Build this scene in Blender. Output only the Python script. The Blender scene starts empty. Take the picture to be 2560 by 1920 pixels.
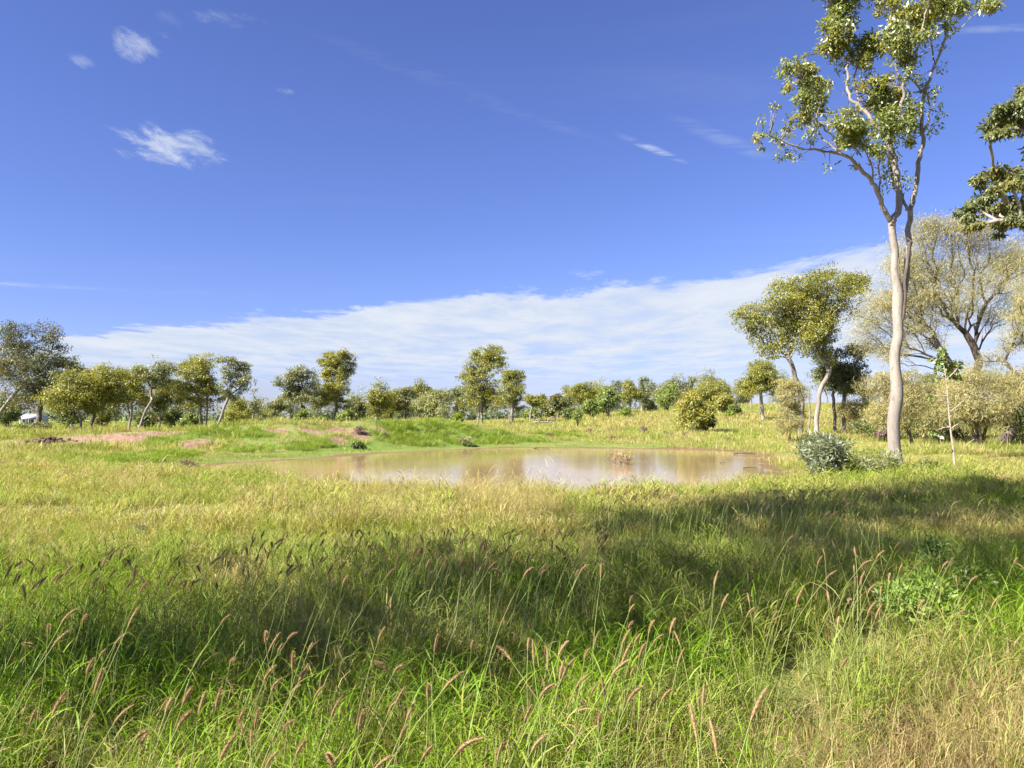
import bpy, math, random
import numpy as np
from mathutils import Vector

# ------------------------------------------------------------------ camera, sky, sun, exposure
SC = bpy.context.scene
COL = SC.collection
FPX = 1900.0                      # focal length in pixels of a 2560 wide frame
CAMZ = 1.65
PITCH = math.atan(80 / FPX)
cam_d = bpy.data.cameras.new('camera')
cam_d.sensor_fit = 'HORIZONTAL'
cam_d.sensor_width = 36
cam_d.lens = 36 * FPX / 2560
cam_d.clip_start = 0.05
cam_d.clip_end = 9000
cam = bpy.data.objects.new('camera', cam_d)
cam.location = (0, 0, CAMZ)
cam.rotation_euler = (math.pi / 2 + PITCH, 0, 0)
COL.objects.link(cam)
SC.camera = cam

SUN_EL = math.radians(39)
SUN_AZ = (-0.86, -0.51)           # horizontal direction towards the sun
SUN_STRENGTH = 5.0
SKY_STRENGTH = 0.062
EXPOSURE = 1.7

SC.view_settings.view_transform = 'Standard'
SC.view_settings.look = 'None'
SC.view_settings.gamma = 1
SC.view_settings.use_curve_mapping = False
SC.view_settings.exposure = EXPOSURE

sun_d = bpy.data.lights.new('sun', 'SUN')
sun_d.energy = SUN_STRENGTH
sun_d.angle = math.radians(0.5)
sun_d.color = (1.0, 0.95, 0.86)
sun = bpy.data.objects.new('sun', sun_d)
sv = Vector((SUN_AZ[0] * math.cos(SUN_EL), SUN_AZ[1] * math.cos(SUN_EL), math.sin(SUN_EL)))
sun.rotation_euler = sv.to_track_quat('Z', 'Y').to_euler()
sun.location = sv * 60
COL.objects.link(sun)

world = bpy.data.worlds.new('World')
SC.world = world
world.use_nodes = True


class NT:
    """short node-tree builder"""
    def __init__(self, tree):
        self.t = tree
        tree.nodes.clear()

    def n(self, typ, ins=None, **props):
        nd = self.t.nodes.new(typ)
        for k, v in props.items():
            setattr(nd, k, v)
        for k, v in (ins or {}).items():
            self.set(nd.inputs[k], v)
        return nd

    def set(self, sock, v):
        if isinstance(v, bpy.types.NodeSocket):
            self.t.links.new(v, sock)
        elif isinstance(v, bpy.types.Node):
            self.t.links.new(v.outputs[0], sock)
        else:
            if hasattr(sock.default_value, '__len__') and not hasattr(v, '__len__'):
                v = [v] * len(sock.default_value)
            if hasattr(sock.default_value, '__len__') and len(sock.default_value) == 4 and len(v) == 3:
                v = tuple(v) + (1,)
            sock.default_value = v

    def m(self, op, a, b=None, c=None, clamp=False):
        nd = self.t.nodes.new('ShaderNodeMath')
        nd.operation = op
        nd.use_clamp = clamp
        self.set(nd.inputs[0], a)
        if b is not None:
            self.set(nd.inputs[1], b)
        if c is not None:
            self.set(nd.inputs[2], c)
        return nd.outputs[0]

    def vm(self, op, a, b=None):
        nd = self.t.nodes.new('ShaderNodeVectorMath')
        nd.operation = op
        self.set(nd.inputs[0], a)
        if b is not None:
            self.set(nd.inputs[1], b)
        return nd.outputs['Value'] if op in ('LENGTH', 'DOT_PRODUCT') else nd.outputs[0]

    def mix(self, f, a, b, blend='MIX'):
        nd = self.t.nodes.new('ShaderNodeMix')
        nd.data_type = 'RGBA'
        nd.blend_type = blend
        nd.clamp_factor = True
        self.set(nd.inputs[0], f)
        self.set(nd.inputs[6], a)
        self.set(nd.inputs[7], b)
        return nd.outputs[2]

    def ss(self, x, a, b, lo=0.0, hi=1.0):
        nd = self.t.nodes.new('ShaderNodeMapRange')
        nd.interpolation_type = 'SMOOTHSTEP'
        self.set(nd.inputs[0], x)
        nd.inputs[1].default_value = a
        nd.inputs[2].default_value = b
        nd.inputs[3].default_value = lo
        nd.inputs[4].default_value = hi
        return nd.outputs[0]

    def noise(self, vec, scale, detail=4, rough=0.55, dist=0.0, color=False):
        nd = self.n('ShaderNodeTexNoise', {'Scale': scale, 'Detail': detail, 'Roughness': rough, 'Distortion': dist})
        if vec is not None:
            self.set(nd.inputs['Vector'], vec)
        return nd.outputs[1] if color else nd.outputs[0]


def build_sky():
    w = NT(world.node_tree)
    sky = w.n('ShaderNodeTexSky', sky_type='NISHITA', sun_disc=False, sun_elevation=SUN_EL,
              sun_rotation=math.atan2(SUN_AZ[0], SUN_AZ[1]) % (2 * math.pi), altitude=200,
              air_density=1.0, dust_density=0.4, ozone_density=3.0)
    blue = w.mix(1.0, sky.outputs[0], (0.55, 0.56, 0.89), 'MULTIPLY')
    tc = w.n('ShaderNodeTexCoord')
    d = w.vm('NORMALIZE', tc.outputs['Generated'])
    sp = w.n('ShaderNodeSeparateXYZ', {0: d})
    z = w.m('MAXIMUM', sp.outputs[2], 0.012)
    # the cloud layer is a plane overhead: direction / z gives its coordinates
    P = w.n('ShaderNodeCombineXYZ', {0: w.m('DIVIDE', sp.outputs[0], z), 1: w.m('DIVIDE', sp.outputs[1], z), 2: 0.0}).outputs[0]
    # cloud bank beyond a slanting front
    front = w.m('SUBTRACT', w.vm('DOT_PRODUCT', P, (0.516, 0.857, 0)), 5.15)
    big = w.noise(P, 0.55, 3, 0.5)
    edge = w.noise(w.n('ShaderNodeMapping', {'Vector': P, 'Rotation': (0, 0, 0.15), 'Scale': (1.0, 0.5, 1)}).outputs[0], 1.8, 8, 0.68, 0.3)
    f2 = w.m('ADD', front, w.m('MULTIPLY', w.m('SUBTRACT', big, 0.5), 2.4))
    f2 = w.m('ADD', f2, w.m('MULTIPLY', w.m('SUBTRACT', edge, 0.5), 2.6))
    bank = w.ss(f2, -0.05, 0.5)
    mp = w.n('ShaderNodeMapping', {'Vector': P, 'Rotation': (0, 0, 0.12), 'Scale': (0.9, 0.42, 1)})
    body = w.noise(mp.outputs[0], 1.15, 9, 0.64, 0.25)
    gaps = w.ss(body, 0.30, 0.57)
    far = w.ss(front, 1.5, 8.0, 0.0, 0.65)
    gaps = w.m('SUBTRACT', 1.0, w.m('MULTIPLY', w.m('SUBTRACT', 1.0, gaps), w.m('ADD', 0.25, w.m('MULTIPLY', far, 0.8))), clamp=True)
    bank = w.m('MULTIPLY', bank, gaps)
    lowfade = w.ss(sp.outputs[2], 0.02, 0.085, 0.15, 1.0)
    bank = w.m('MULTIPLY', w.m('MULTIPLY', bank, lowfade), 0.97)
    # small wisps: centre, half-size, rotation, threshold, strength
    total = bank
    wn = w.noise(w.n('ShaderNodeMapping', {'Vector': P, 'Scale': (1.0, 0.55, 1)}).outputs[0], 7.0, 9, 0.7, 0.35)
    wn2 = w.noise(w.n('ShaderNodeMapping', {'Vector': P, 'Rotation': (0, 0, 0.5), 'Scale': (1, 3.2, 1)}).outputs[0], 5.0, 6, 0.6, 0.5)
    for (cx, cy, sx, sy, rot, lo, hi, k) in (
            (-1.27, 2.80, 0.30, 0.40, 0.1, 0.42, 0.72, 0.8), (-1.02, 2.02, 0.13, 0.20, 0.4, 0.47, 0.76, 0.6),
            (-1.22, 2.10, 0.07, 0.11, 0.3, 0.48, 0.76, 0.4), (-0.74, 1.88, 0.30, 0.12, 0.1, 0.50, 0.85, 0.35),
            (-0.70, 2.30, 0.06, 0.06, 0.1, 0.45, 0.7, 0.35)):
        q = w.vm('MULTIPLY', w.n('ShaderNodeMapping', {'Vector': w.vm('SUBTRACT', P, (cx, cy, 0)), 'Rotation': (0, 0, -rot)}).outputs[0], (1 / sx, 1 / sy, 1))
        body2 = w.m('ADD', wn, w.m('MULTIPLY', w.ss(w.vm('LENGTH', q), 0.0, 1.25, 0.12, -0.30), 1.0))
        total = w.m('MAXIMUM', total, w.m('MULTIPLY', w.ss(body2, lo, hi), k))
    for (cx, cy, sx, sy, rot, k) in ((0.53, 2.81, 0.27, 0.035, 0.78, 0.6), (0.78, 2.72, 0.45, 0.07, 0.75, 0.18), (1.30, 1.92, 0.30, 0.03, -0.1, 0.35), (-3.9, 5.7, 1.2, 0.16, 0.35, 0.35),
                                     (-0.25, 2.2, 0.5, 0.06, 0.75, 0.07), (0.05, 2.5, 0.5, 0.05, 0.7, 0.06)):
        q = w.vm('MULTIPLY', w.n('ShaderNodeMapping', {'Vector': w.vm('SUBTRACT', P, (cx, cy, 0)), 'Rotation': (0, 0, -rot)}).outputs[0], (1 / sx, 1 / sy, 1))
        total = w.m('MAXIMUM', total, w.m('MULTIPLY', w.m('MULTIPLY', w.ss(w.vm('LENGTH', q), 0.15, 1.0, 1.0, 0.0), w.ss(wn2, 0.35, 0.65)), k))
    # thin cirrus veil all over the sky
    veil = w.ss(w.noise(w.n('ShaderNodeMapping', {'Vector': P, 'Rotation': (0, 0, 0.55), 'Scale': (0.5, 1.8, 1)}).outputs[0], 0.9, 7, 0.6, 0.6), 0.52, 0.85, 0.0, 0.08)
    total = w.m('MAXIMUM', total, veil)
    shade = w.mix(w.ss(body, 0.35, 0.75), (3.3, 3.75, 4.5), (4.2, 4.4, 4.8))
    col = w.mix(total, blue, shade)
    bg = w.n('ShaderNodeBackground', {'Color': col, 'Strength': SKY_STRENGTH})
    out = w.n('ShaderNodeOutputWorld', {'Surface': bg.outputs[0]})


build_sky()

# ------------------------------------------------------------------ pixel <-> place helpers
CP, SP = math.cos(PITCH), math.sin(PITCH)


def ray(px, py):
    u, v = (px - 1280) / FPX, (960 - py) / FPX
    return np.array((u, CP - v * SP, SP + v * CP))


def at(px, py, d):
    r = ray(px, py)
    return np.array((0, 0, CAMZ)) + r * (d / r[1])


def project(p):
    x, y, z = p[0], p[1], p[2] - CAMZ
    f = y * CP + z * SP
    return 1280 + FPX * x / f, 960 - FPX * (z * CP - y * SP) / f


def sstep(x, a, b):
    t = np.clip((x - a) / (b - a), 0, 1)
    return t * t * (3 - 2 * t)


RNG = np.random.default_rng(7)
_tab = RNG.random((256, 256))


def vnoise(x, y, s=1.0, seed=0):
    x = np.asarray(x, float) / s + 17.3 * seed + 1000
    y = np.asarray(y, float) / s + 41.7 * seed + 1000
    xi, yi = np.floor(x).astype(int), np.floor(y).astype(int)
    fx, fy = x - xi, y - yi
    fx, fy = fx * fx * (3 - 2 * fx), fy * fy * (3 - 2 * fy)
    g = lambda a, b: _tab[a & 255, b & 255]
    return (g(xi, yi) * (1 - fx) + g(xi + 1, yi) * fx) * (1 - fy) + (g(xi, yi + 1) * (1 - fx) + g(xi + 1, yi + 1) * fx) * fy


def fbm(x, y, s, seed=0, o=3):
    v, a, t = 0, 1, 0
    for i in range(o):
        v = v + a * vnoise(x, y, s, seed + i)
        t += a
        a *= .5
        s *= .5
    return v / t


# ------------------------------------------------------------------ terrain
WATER_Z = -0.25
POND = np.array([(-12.5, 28.6), (-9.8, 32), (-8.3, 35), (-5.9, 40), (-1.9, 44.3), (.7, 45.6), (5.1, 44.6), (9.4, 43.2), (11.8, 40.2), (11.3, 35.5),
                 (9.8, 31), (8.9, 27), (7.2, 22.6), (5.4, 20.4), (3.1, 18.6), (1.1, 17.9), (-.8, 18.1), (-2.9, 19), (-5.4, 21), (-8.7, 24.8)])


def smooth_poly(P, n=2):
    for _ in range(n):
        Q = np.roll(P, -1, 0)
        P = np.stack((.75 * P + .25 * Q, .25 * P + .75 * Q), 1).reshape(-1, 2)
    return P


PONDS = smooth_poly(POND)


def pond_sd(x, y):
    """signed distance to the pond's edge, positive on land"""
    x = np.asarray(x, float)
    y = np.asarray(y, float)
    shp = np.broadcast(x, y).shape
    p = np.stack((np.broadcast_to(x, shp).ravel(), np.broadcast_to(y, shp).ravel()), 1)
    best = np.full(len(p), 1e9)
    inside = np.zeros(len(p), bool)
    n = len(PONDS)
    for i in range(n):
        a, b = PONDS[i], PONDS[(i + 1) % n]
        ab = b - a
        t = np.clip(((p - a) @ ab) / (ab @ ab), 0, 1)
        dd = np.hypot(*(p - (a + t[:, None] * ab)).T)
        best = np.minimum(best, dd)
        c = ((a[1] > p[:, 1]) != (b[1] > p[:, 1])) & (p[:, 0] < (b[0] - a[0]) * (p[:, 1] - a[1]) / (b[1] - a[1] + 1e-12) + a[0])
        inside ^= c
    s = np.where(inside, -best, best) + (vnoise(p[:, 0], p[:, 1], 1.3, 5) - .5) * .8 + (vnoise(p[:, 0], p[:, 1], .45, 6) - .5) * .35
    return s.reshape(shp)


RIDGE = [(-44, 36, .35, 3.0), (-30, 40, .75, 3.2), (-24, 40.5, .6, 3.2), (-19, 41, .85, 3.2), (-11, 44, 1.1, 3.4), (-6.6, 49, 1.35, 3.6), (-.8, 54, .8, 4.0), (5, 57, .25, 4)]


def base_h(x, y):
    az = x / np.maximum(y, 1)
    h = .25 * sstep(y, 50, 110) * sstep(az, -.45, -.1)
    h = h + sstep(y, 52, 150) * sstep(az, -.10, .32) * 3.6
    h = h + sstep(y, 20, 45) * sstep(az, .28, .42) * .15
    h = h + (fbm(x, y, 6, 3) - .5) * .22 * sstep(y, 8, 20) + (fbm(x, y, 25, 9) - .5) * .5 * sstep(y, 30, 70)
    h = h + sstep(y, 200, 500) * -2.0 * sstep(az, .4, -.1)
    return h


def ridge_h(x, y):
    out = np.zeros(np.broadcast(x, y).shape)
    for (x0, y0, h0, w0), (x1, y1, h1, w1) in zip(RIDGE[:-1], RIDGE[1:]):
        dx, dy = x1 - x0, y1 - y0
        t = np.clip(((x - x0) * dx + (y - y0) * dy) / (dx * dx + dy * dy), 0, 1)
        dist = np.hypot(x - x0 - t * dx, y - y0 - t * dy)
        w = w0 + (w1 - w0) * t
        out = np.maximum(out, (h0 + (h1 - h0) * t) * np.exp(-(dist / w) ** 2))
    return out * (.65 + .7 * fbm(x, y, 2.4, 21))


def height(x, y):
    x = np.asarray(x, float)
    y = np.asarray(y, float)
    sd = pond_sd(x, y)
    b = base_h(x, y) + ridge_h(x, y)
    w = sstep(sd, .4, 7.0)
    shore = WATER_Z + np.where(sd < 0, np.maximum(.14 * sd, -.6), .035 * sd)
    return shore * (1 - w) + b * w


def hz(x, y):
    return float(height(np.array([x]), np.array([y]))[0])


def ground_at(px, py, dmax=400):
    """where the sight line through a pixel first meets the ground"""
    r = ray(px, py)
    d = np.concatenate((np.arange(2, 70, .1), np.arange(70, dmax, .5)))
    x, z = r[0] / r[1] * d, CAMZ + r[2] / r[1] * d
    g = height(x, d)
    k = np.nonzero(z <= g)[0]
    i = k[0] if len(k) else len(d) - 1
    return np.array((x[i], d[i], g[i]))


def blob_mask(x, y, blobs):
    m = np.zeros(np.broadcast(x, y).shape)
    for (cx, cy, rx, ry, k) in blobs:
        q = ((x - cx) / rx) ** 2 + ((y - cy) / ry) ** 2
        m = np.maximum(m, k * np.clip(1.35 - q, 0, 1))
    return m


def px_blob(px, py, w, ry, k=1.0):
    g = ground_at(px, py)
    return (g[0], g[1], w * g[1] / FPX, ry, k)


SOIL = [px_blob(*b) for b in (
    (60, 1116, 70, 1.6, 1), (120, 1118, 70, 2.0, 1), (190, 1112, 75, 2.0, 1), (260, 1104, 70, 1.8, 1), (320, 1100, 55, 1.5, 1), (225, 1122, 50, 1.2, .9), (490, 1108, 42, 1.3, 1), (470, 1122, 40, 1.0, .9),
    (380, 1088, 35, 1.0, .9), (440, 1082, 30, .8, .8), (690, 1078, 45, .5, .7), (780, 1078, 45, .6, .8), (850, 1078, 42, 1.0, .9), (890, 1088, 38, .9, .9), (950, 1073, 30, .6, .8), (845, 1103, 22, .8, .9),
    (1965, 1200, 70, .7, .9), (1990, 1155, 60, 1.0, .6), (600, 1135, 30, .4, .8), (720, 1128, 50, .4, .7),
    (430, 1280, 130, .7, .62), (760, 1290, 90, .4, .5), (880, 1310, 110, .4, .6), (620, 1400, 110, .25, .8), (560, 1355, 60, .2, .8), (120, 1290, 90, .35, .55), (1000, 1330, 60, .3, .6), (2480, 1850, 120, .2, .7), (2420, 1900, 90, .15, .6))]
LUSH = [px_blob(*b) for b in (
    (30, 1150, 70, 1.3, .8), (200, 1154, 90, 1.3, .7), (340, 1150, 80, 1.5, 1), (430, 1138, 70, 1.6, 1), (400, 1108, 60, 1.5, 1), (330, 1092, 40, 1.0, .8), (500, 1084, 62, 1.3, 1), (560, 1082, 40, 1.2, 1), (640, 1086, 40, 1.2, 1),
    (590, 1128, 55, 1.4, 1), (660, 1124, 60, 1.5, 1), (740, 1120, 60, 1.4, 1), (800, 1112, 30, 1.0, .9), (1000, 1072, 60, 2.2, 1), (1090, 1070, 60, 2.0, .8), (1150, 1068, 60, 2.0, .7), (980, 1100, 50, 1.2, .8),
    (1050, 1104, 80, 1.8, 1), (1110, 1104, 55, 1.8, 1), (1200, 1100, 60, 1.8, 1), (1260, 1098, 55, 1.8, 1), (1330, 1100, 40, 1.4, .9), (1400, 1088, 70, 1.6, .7), (1560, 1082, 60, 2, .7), (1900, 1092, 90, 3, .8), (2010, 1086, 60, 2, .7),
    (1300, 1062, 60, 3, .4))]

# ------------------------------------------------------------------ mesh helpers
def tag(o, label=None, cat=None, group=None, kind=None):
    for k, v in (('label', label), ('category', cat), ('group', group), ('kind', kind)):
        if v:
            o[k] = v
    return o


def mesh_np(name, V, tris=None, quads=None, mat=None, smooth=False, fattr=None, pattr=None):
    me = bpy.data.meshes.new(name)
    V = np.ascontiguousarray(V, np.float32)
    loops, starts, totals = [], [], []
    off = 0
    for F, k in ((quads, 4), (tris, 3)):
        if F is not None and len(F):
            F = np.asarray(F, np.int32)
            loops.append(F.ravel())
            starts.append(off + np.arange(len(F)) * k)
            totals.append(np.full(len(F), k))
            off += F.size
    L = np.concatenate(loops).astype(np.int32)
    S = np.concatenate(starts).astype(np.int32)
    me.vertices.add(len(V))
    me.vertices.foreach_set('co', V.ravel())
    me.loops.add(len(L))
    me.loops.foreach_set('vertex_index', L)
    me.polygons.add(len(S))
    me.polygons.foreach_set('loop_start', S)
    for nm, a in (fattr or {}).items():
        at_ = me.attributes.new(nm, 'FLOAT', 'FACE')
        at_.data.foreach_set('value', np.ascontiguousarray(a, np.float32))
    for nm, a in (pattr or {}).items():
        at_ = me.attributes.new(nm, 'FLOAT', 'POINT')
        at_.data.foreach_set('value', np.ascontiguousarray(a, np.float32))
    if smooth:
        me.polygons.foreach_set('use_smooth', np.ones(len(S), bool))
    me.update(calc_edges=True)
    if mat:
        me.materials.append(mat)
    return me


def link(name, me, parent=None, loc=None):
    o = bpy.data.objects.new(name, me)
    COL.objects.link(o)
    if parent is not None:
        o.parent = parent
    if loc is not None:
        o.location = loc
    return o


def thing(name, loc, label, cat, group=None):
    o = bpy.data.objects.new(name, None)
    o.empty_display_size = .3
    COL.objects.link(o)
    o.location = loc
    return tag(o, label, cat, group)


def copy_tree(o, parent=None):
    c = o.copy()
    COL.objects.link(c)
    if parent is not None:
        c.parent = parent
    for ch in list(o.children):
        copy_tree(ch, c)
    return c


class Geo:
    def __init__(self):
        self.V, self.Q, self.T, self.n = [], [], [], 0

    def add(self, V, quads=None, tris=None):
        V = np.asarray(V, float)
        if quads is not None and len(quads):
            self.Q.append(np.asarray(quads) + self.n)
        if tris is not None and len(tris):
            self.T.append(np.asarray(tris) + self.n)
        self.V.append(V)
        self.n += len(V)

    def tube(self, pts, rad, sides=6, cap=False):
        pts = np.asarray(pts, float)
        n = len(pts)
        rad = np.broadcast_to(np.asarray(rad, float), (n,))
        tg = np.gradient(pts, axis=0)
        tg /= np.linalg.norm(tg, axis=1)[:, None] + 1e-9
        ref = np.array((1., .13, 0)) if abs(tg[0, 0]) < .8 else np.array((0, 1., .1))
        a = np.cross(tg, ref)
        a /= np.linalg.norm(a, axis=1)[:, None] + 1e-9
        b = np.cross(tg, a)
        th = np.arange(sides) * 2 * math.pi / sides
        V = pts[:, None] + rad[:, None, None] * (a[:, None] * np.cos(th)[None, :, None] + b[:, None] * np.sin(th)[None, :, None])
        i = np.arange(n - 1)[:, None] * sides
        j = np.arange(sides)[None]
        k = (j + 1) % sides
        q = np.stack((i + j, i + k, i + sides + k, i + sides + j), -1).reshape(-1, 4)
        self.add(V.reshape(-1, 3), q)
        if cap:
            e = (n - 1) * sides
            self.T.append(np.array([(e, e + s, e + s + 1) for s in range(1, sides - 1)]) + self.n - n * sides)

    def box(self, lo, hi):
        x0, y0, z0 = lo
        x1, y1, z1 = hi
        V = [(x0, y0, z0), (x1, y0, z0), (x1, y1, z0), (x0, y1, z0), (x0, y0, z1), (x1, y0, z1), (x1, y1, z1), (x0, y1, z1)]
        self.add(V, [(0, 3, 2, 1), (4, 5, 6, 7), (0, 1, 5, 4), (1, 2, 6, 5), (2, 3, 7, 6), (3, 0, 4, 7)])

    def mesh(self, name, mat, smooth=True, **kw):
        return mesh_np(name, np.concatenate(self.V), np.concatenate(self.T) if self.T else None,
                       np.concatenate(self.Q) if self.Q else None, mat, smooth, **kw)


def catmull(P, k=4):
    P = np.asarray(P, float)
    if len(P) < 3:
        t = np.linspace(0, 1, k + 1)[:, None]
        return P[0] * (1 - t) + P[-1] * t
    Q = np.vstack((2 * P[0] - P[1], P, 2 * P[-1] - P[-2]))
    out = []
    for i in range(1, len(Q) - 2):
        a, b, c, d = Q[i - 1], Q[i], Q[i + 1], Q[i + 2]
        for s in range(k):
            t = s / k
            out.append(.5 * (2 * b + (c - a) * t + (2 * a - 5 * b + 4 * c - d) * t * t + (3 * b - a - 3 * c + d) * t ** 3))
    out.append(Q[-2])
    return np.array(out)


def unit(v):
    return v / (np.linalg.norm(v, axis=-1, keepdims=True) + 1e-9)


# ------------------------------------------------------------------ materials
def new_mat(name):
    m = bpy.data.materials.new(name)
    m.use_nodes = True
    return m, NT(m.node_tree)


def leaf_mat(name, c_a, c_b, gloss=.10, rough=.38, trans=.28, c_new=None):
    """foliage: two tones mixed leaf by leaf, part of the light passes through"""
    m, w = new_mat(name)
    r = w.n('ShaderNodeAttribute', attribute_name='r').outputs['Fac']
    cl = w.n('ShaderNodeAttribute', attribute_name='clump').outputs['Fac']
    c = w.mix(r, c_a, c_b)
    if c_new:
        c = w.mix(w.ss(cl, .35, .9), c, c_new)
    dif = w.n('ShaderNodeBsdfDiffuse', {'Color': c})
    tr = w.n('ShaderNodeBsdfTranslucent', {'Color': w.mix(1.0, c, (1.25, 1.2, .55), 'MULTIPLY')})
    gl = w.n('ShaderNodeBsdfGlossy', {'Color': (.9, .93, .95), 'Roughness': rough})
    s1 = w.n('ShaderNodeMixShader', {0: trans, 1: dif.outputs[0], 2: tr.outputs[0]})
    s2 = w.n('ShaderNodeMixShader', {0: gloss, 1: s1.outputs[0], 2: gl.outputs[0]})
    w.n('ShaderNodeOutputMaterial', {'Surface': s2.outputs[0]})
    return m


def bark_mat(name, c1, c2, c3, scale=3.0, stretch=.25, lo=.42, hi=.62, bump=.4):
    m, w = new_mat(name)
    tc = w.n('ShaderNodeTexCoord').outputs['Object']
    v = w.n('ShaderNodeMapping', {'Vector': tc, 'Scale': (1, 1, stretch)}).outputs[0]
    n1 = w.noise(v, scale, 6, .6, .4)
    n2 = w.noise(v, scale * 6, 5, .65)
    c = w.mix(w.ss(n1, lo, hi), c1, c2)
    c = w.mix(w.ss(n2, .5, .75), c, c3)
    b = w.n('ShaderNodeBump', {'Height': w.m('ADD', n1, n2), 'Strength': bump, 'Distance': .03})
    bs = w.n('ShaderNodeBsdfPrincipled', {'Base Color': c, 'Roughness': .85, 'Normal': b.outputs[0]})
    w.n('ShaderNodeOutputMaterial', {'Surface': bs.outputs[0]})
    return m


def plain_mat(name, c1, c2, scale=8, rough=.8, bump=.2):
    m, w = new_mat(name)
    tc = w.n('ShaderNodeTexCoord').outputs['Object']
    n1 = w.noise(tc, scale, 5, .6)
    b = w.n('ShaderNodeBump', {'Height': n1, 'Strength': bump, 'Distance': .02})
    bs = w.n('ShaderNodeBsdfPrincipled', {'Base Color': w.mix(w.ss(n1, .35, .65), c1, c2), 'Roughness': rough, 'Normal': b.outputs[0]})
    w.n('ShaderNodeOutputMaterial', {'Surface': bs.outputs[0]})
    return m


def grass_mat(name, instanced=True, tint=(.14, .2, .04)):
    m, w = new_mat(name)
    if instanced:
        c0 = w.n('ShaderNodeAttribute', attribute_name='tint', attribute_type='INSTANCER').outputs['Color']
    else:
        c0 = w.n('ShaderNodeRGB').outputs[0]
        c0.default_value = (*tint, 1)
    t = w.n('ShaderNodeAttribute', attribute_name='t').outputs['Fac']
    r = w.n('ShaderNodeAttribute', attribute_name='r').outputs['Fac']
    straw = w.mix(r, (.40, .34, .14), (.52, .45, .21))
    c = w.mix(1.0, c0, w.mix(r, (.72, .75, .7), (1.3, 1.2, 1.15)), 'MULTIPLY')
    dry = w.m('MAXIMUM', w.ss(t, .45, 0.0, 0, .45), w.ss(r, .76, .85, 0, .8))
    c = w.mix(dry, c, straw)
    dif = w.n('ShaderNodeBsdfDiffuse', {'Color': c})
    tr = w.n('ShaderNodeBsdfTranslucent', {'Color': w.mix(1.0, c, (1.2, 1.2, .6), 'MULTIPLY')})
    gl = w.n('ShaderNodeBsdfGlossy', {'Color': (.9, .93, .9), 'Roughness': .5})
    s1 = w.n('ShaderNodeMixShader', {0: .36, 1: dif.outputs[0], 2: tr.outputs[0]})
    s2 = w.n('ShaderNodeMixShader', {0: .012, 1: s1.outputs[0], 2: gl.outputs[0]})
    w.n('ShaderNodeOutputMaterial', {'Surface': s2.outputs[0]})
    return m


M = {}
M['gum'] = leaf_mat('olive_gum_leaf', (.145, .155, .022), (.29, .295, .05), .04, .5, .42, (.33, .30, .025))
M['hero'] = leaf_mat('bright_gum_leaf', (.11, .145, .022), (.26, .29, .065), .06, .42, .40, (.28, .24, .026))
M['greygum'] = leaf_mat('grey_gum_leaf', (.13, .155, .06), (.26, .28, .13), .05, .5, .36, (.25, .235, .06))
M['darkgum'] = leaf_mat('dark_gum_leaf', (.08, .10, .03), (.19, .205, .065), .04, .5, .34, (.23, .20, .035))
M['shadegum'] = leaf_mat('grey_brown_gum_leaf', (.055, .065, .03), (.15, .155, .07), .03, .5, .3, (.17, .14, .035))
M['yellow'] = leaf_mat('yellow_green_leaf', (.17, .185, .025), (.34, .33, .055), .05, .5, .34, (.36, .31, .04))
M['wattle'] = leaf_mat('pale_wattle_leaf', (.24, .225, .10), (.41, .375, .175), .03, .5, .36, (.44, .37, .12))
M['dome'] = leaf_mat('silver_green_leaf', (.165, .18, .07), (.30, .315, .12), .04, .5, .28, (.30, .30, .09))
M['pale'] = leaf_mat('pale_green_leaf', (.13, .175, .03), (.25, .305, .055), .04, .5, .3)
M['fresh'] = leaf_mat('fresh_green_leaf', (.15, .22, .02), (.28, .36, .04), .03, .45, .35)
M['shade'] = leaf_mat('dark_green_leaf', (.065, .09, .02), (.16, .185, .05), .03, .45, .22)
M['willow'] = leaf_mat('grey_narrow_leaf', (.12, .145, .07), (.27, .29, .16), .05, .5, .25)
M['purple'] = leaf_mat('dead_purplish_twig', (.13, .085, .075), (.27, .19, .15), .02, .6, .15)
M['broad'] = leaf_mat('broad_green_leaf', (.10, .145, .025), (.22, .26, .06), .06, .45, .3)
M['far'] = leaf_mat('far_wood_leaf', (.07, .10, .05), (.15, .18, .09), .03, .5, .2)
M['bark_pale'] = bark_mat('pale_gum_bark', (.20, .17, .142), (.285, .245, .205), (.115, .094, .078), 2.0, .35, .40, .62, .3)
M['bark_grey'] = bark_mat('grey_gum_bark', (.20, .17, .14), (.31, .27, .235), (.11, .085, .07), 2.5, .25)
M['bark_dark'] = bark_mat('dark_rough_bark', (.085, .062, .048), (.17, .13, .10), (.045, .032, .026), 4, .2, bump=.8)
M['bark_wattle'] = bark_mat('brown_wattle_bark', (.065, .046, .035), (.125, .092, .072), (.04, .03, .024), 4, .2, bump=.7)
M['twig'] = plain_mat('dry_twig', (.26, .20, .145), (.38, .31, .235), 20)
M['reed'] = plain_mat('dead_reed_stalk', (.14, .10, .06), (.28, .21, .12), 20)
M['grass'] = grass_mat('grass_blade')
M['weed'] = leaf_mat('weed_leaf', (.12, .20, .03), (.24, .33, .06), .03, .5, .35)
M['greyweed'] = leaf_mat('grey_weed_leaf', (.14, .19, .10), (.28, .33, .19), .05, .5, .25)


def seed_mat():
    m, w = new_mat('bristly_seed_head')
    r = w.n('ShaderNodeAttribute', attribute_name='r').outputs['Fac']
    c = w.mix(r, (.29, .19, .09), (.56, .415, .21))
    dif = w.n('ShaderNodeBsdfDiffuse', {'Color': c})
    tr = w.n('ShaderNodeBsdfTranslucent', {'Color': c})
    s1 = w.n('ShaderNodeMixShader', {0: .35, 1: dif.outputs[0], 2: tr.outputs[0]})
    w.n('ShaderNodeOutputMaterial', {'Surface': s1.outputs[0]})
    return m


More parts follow.
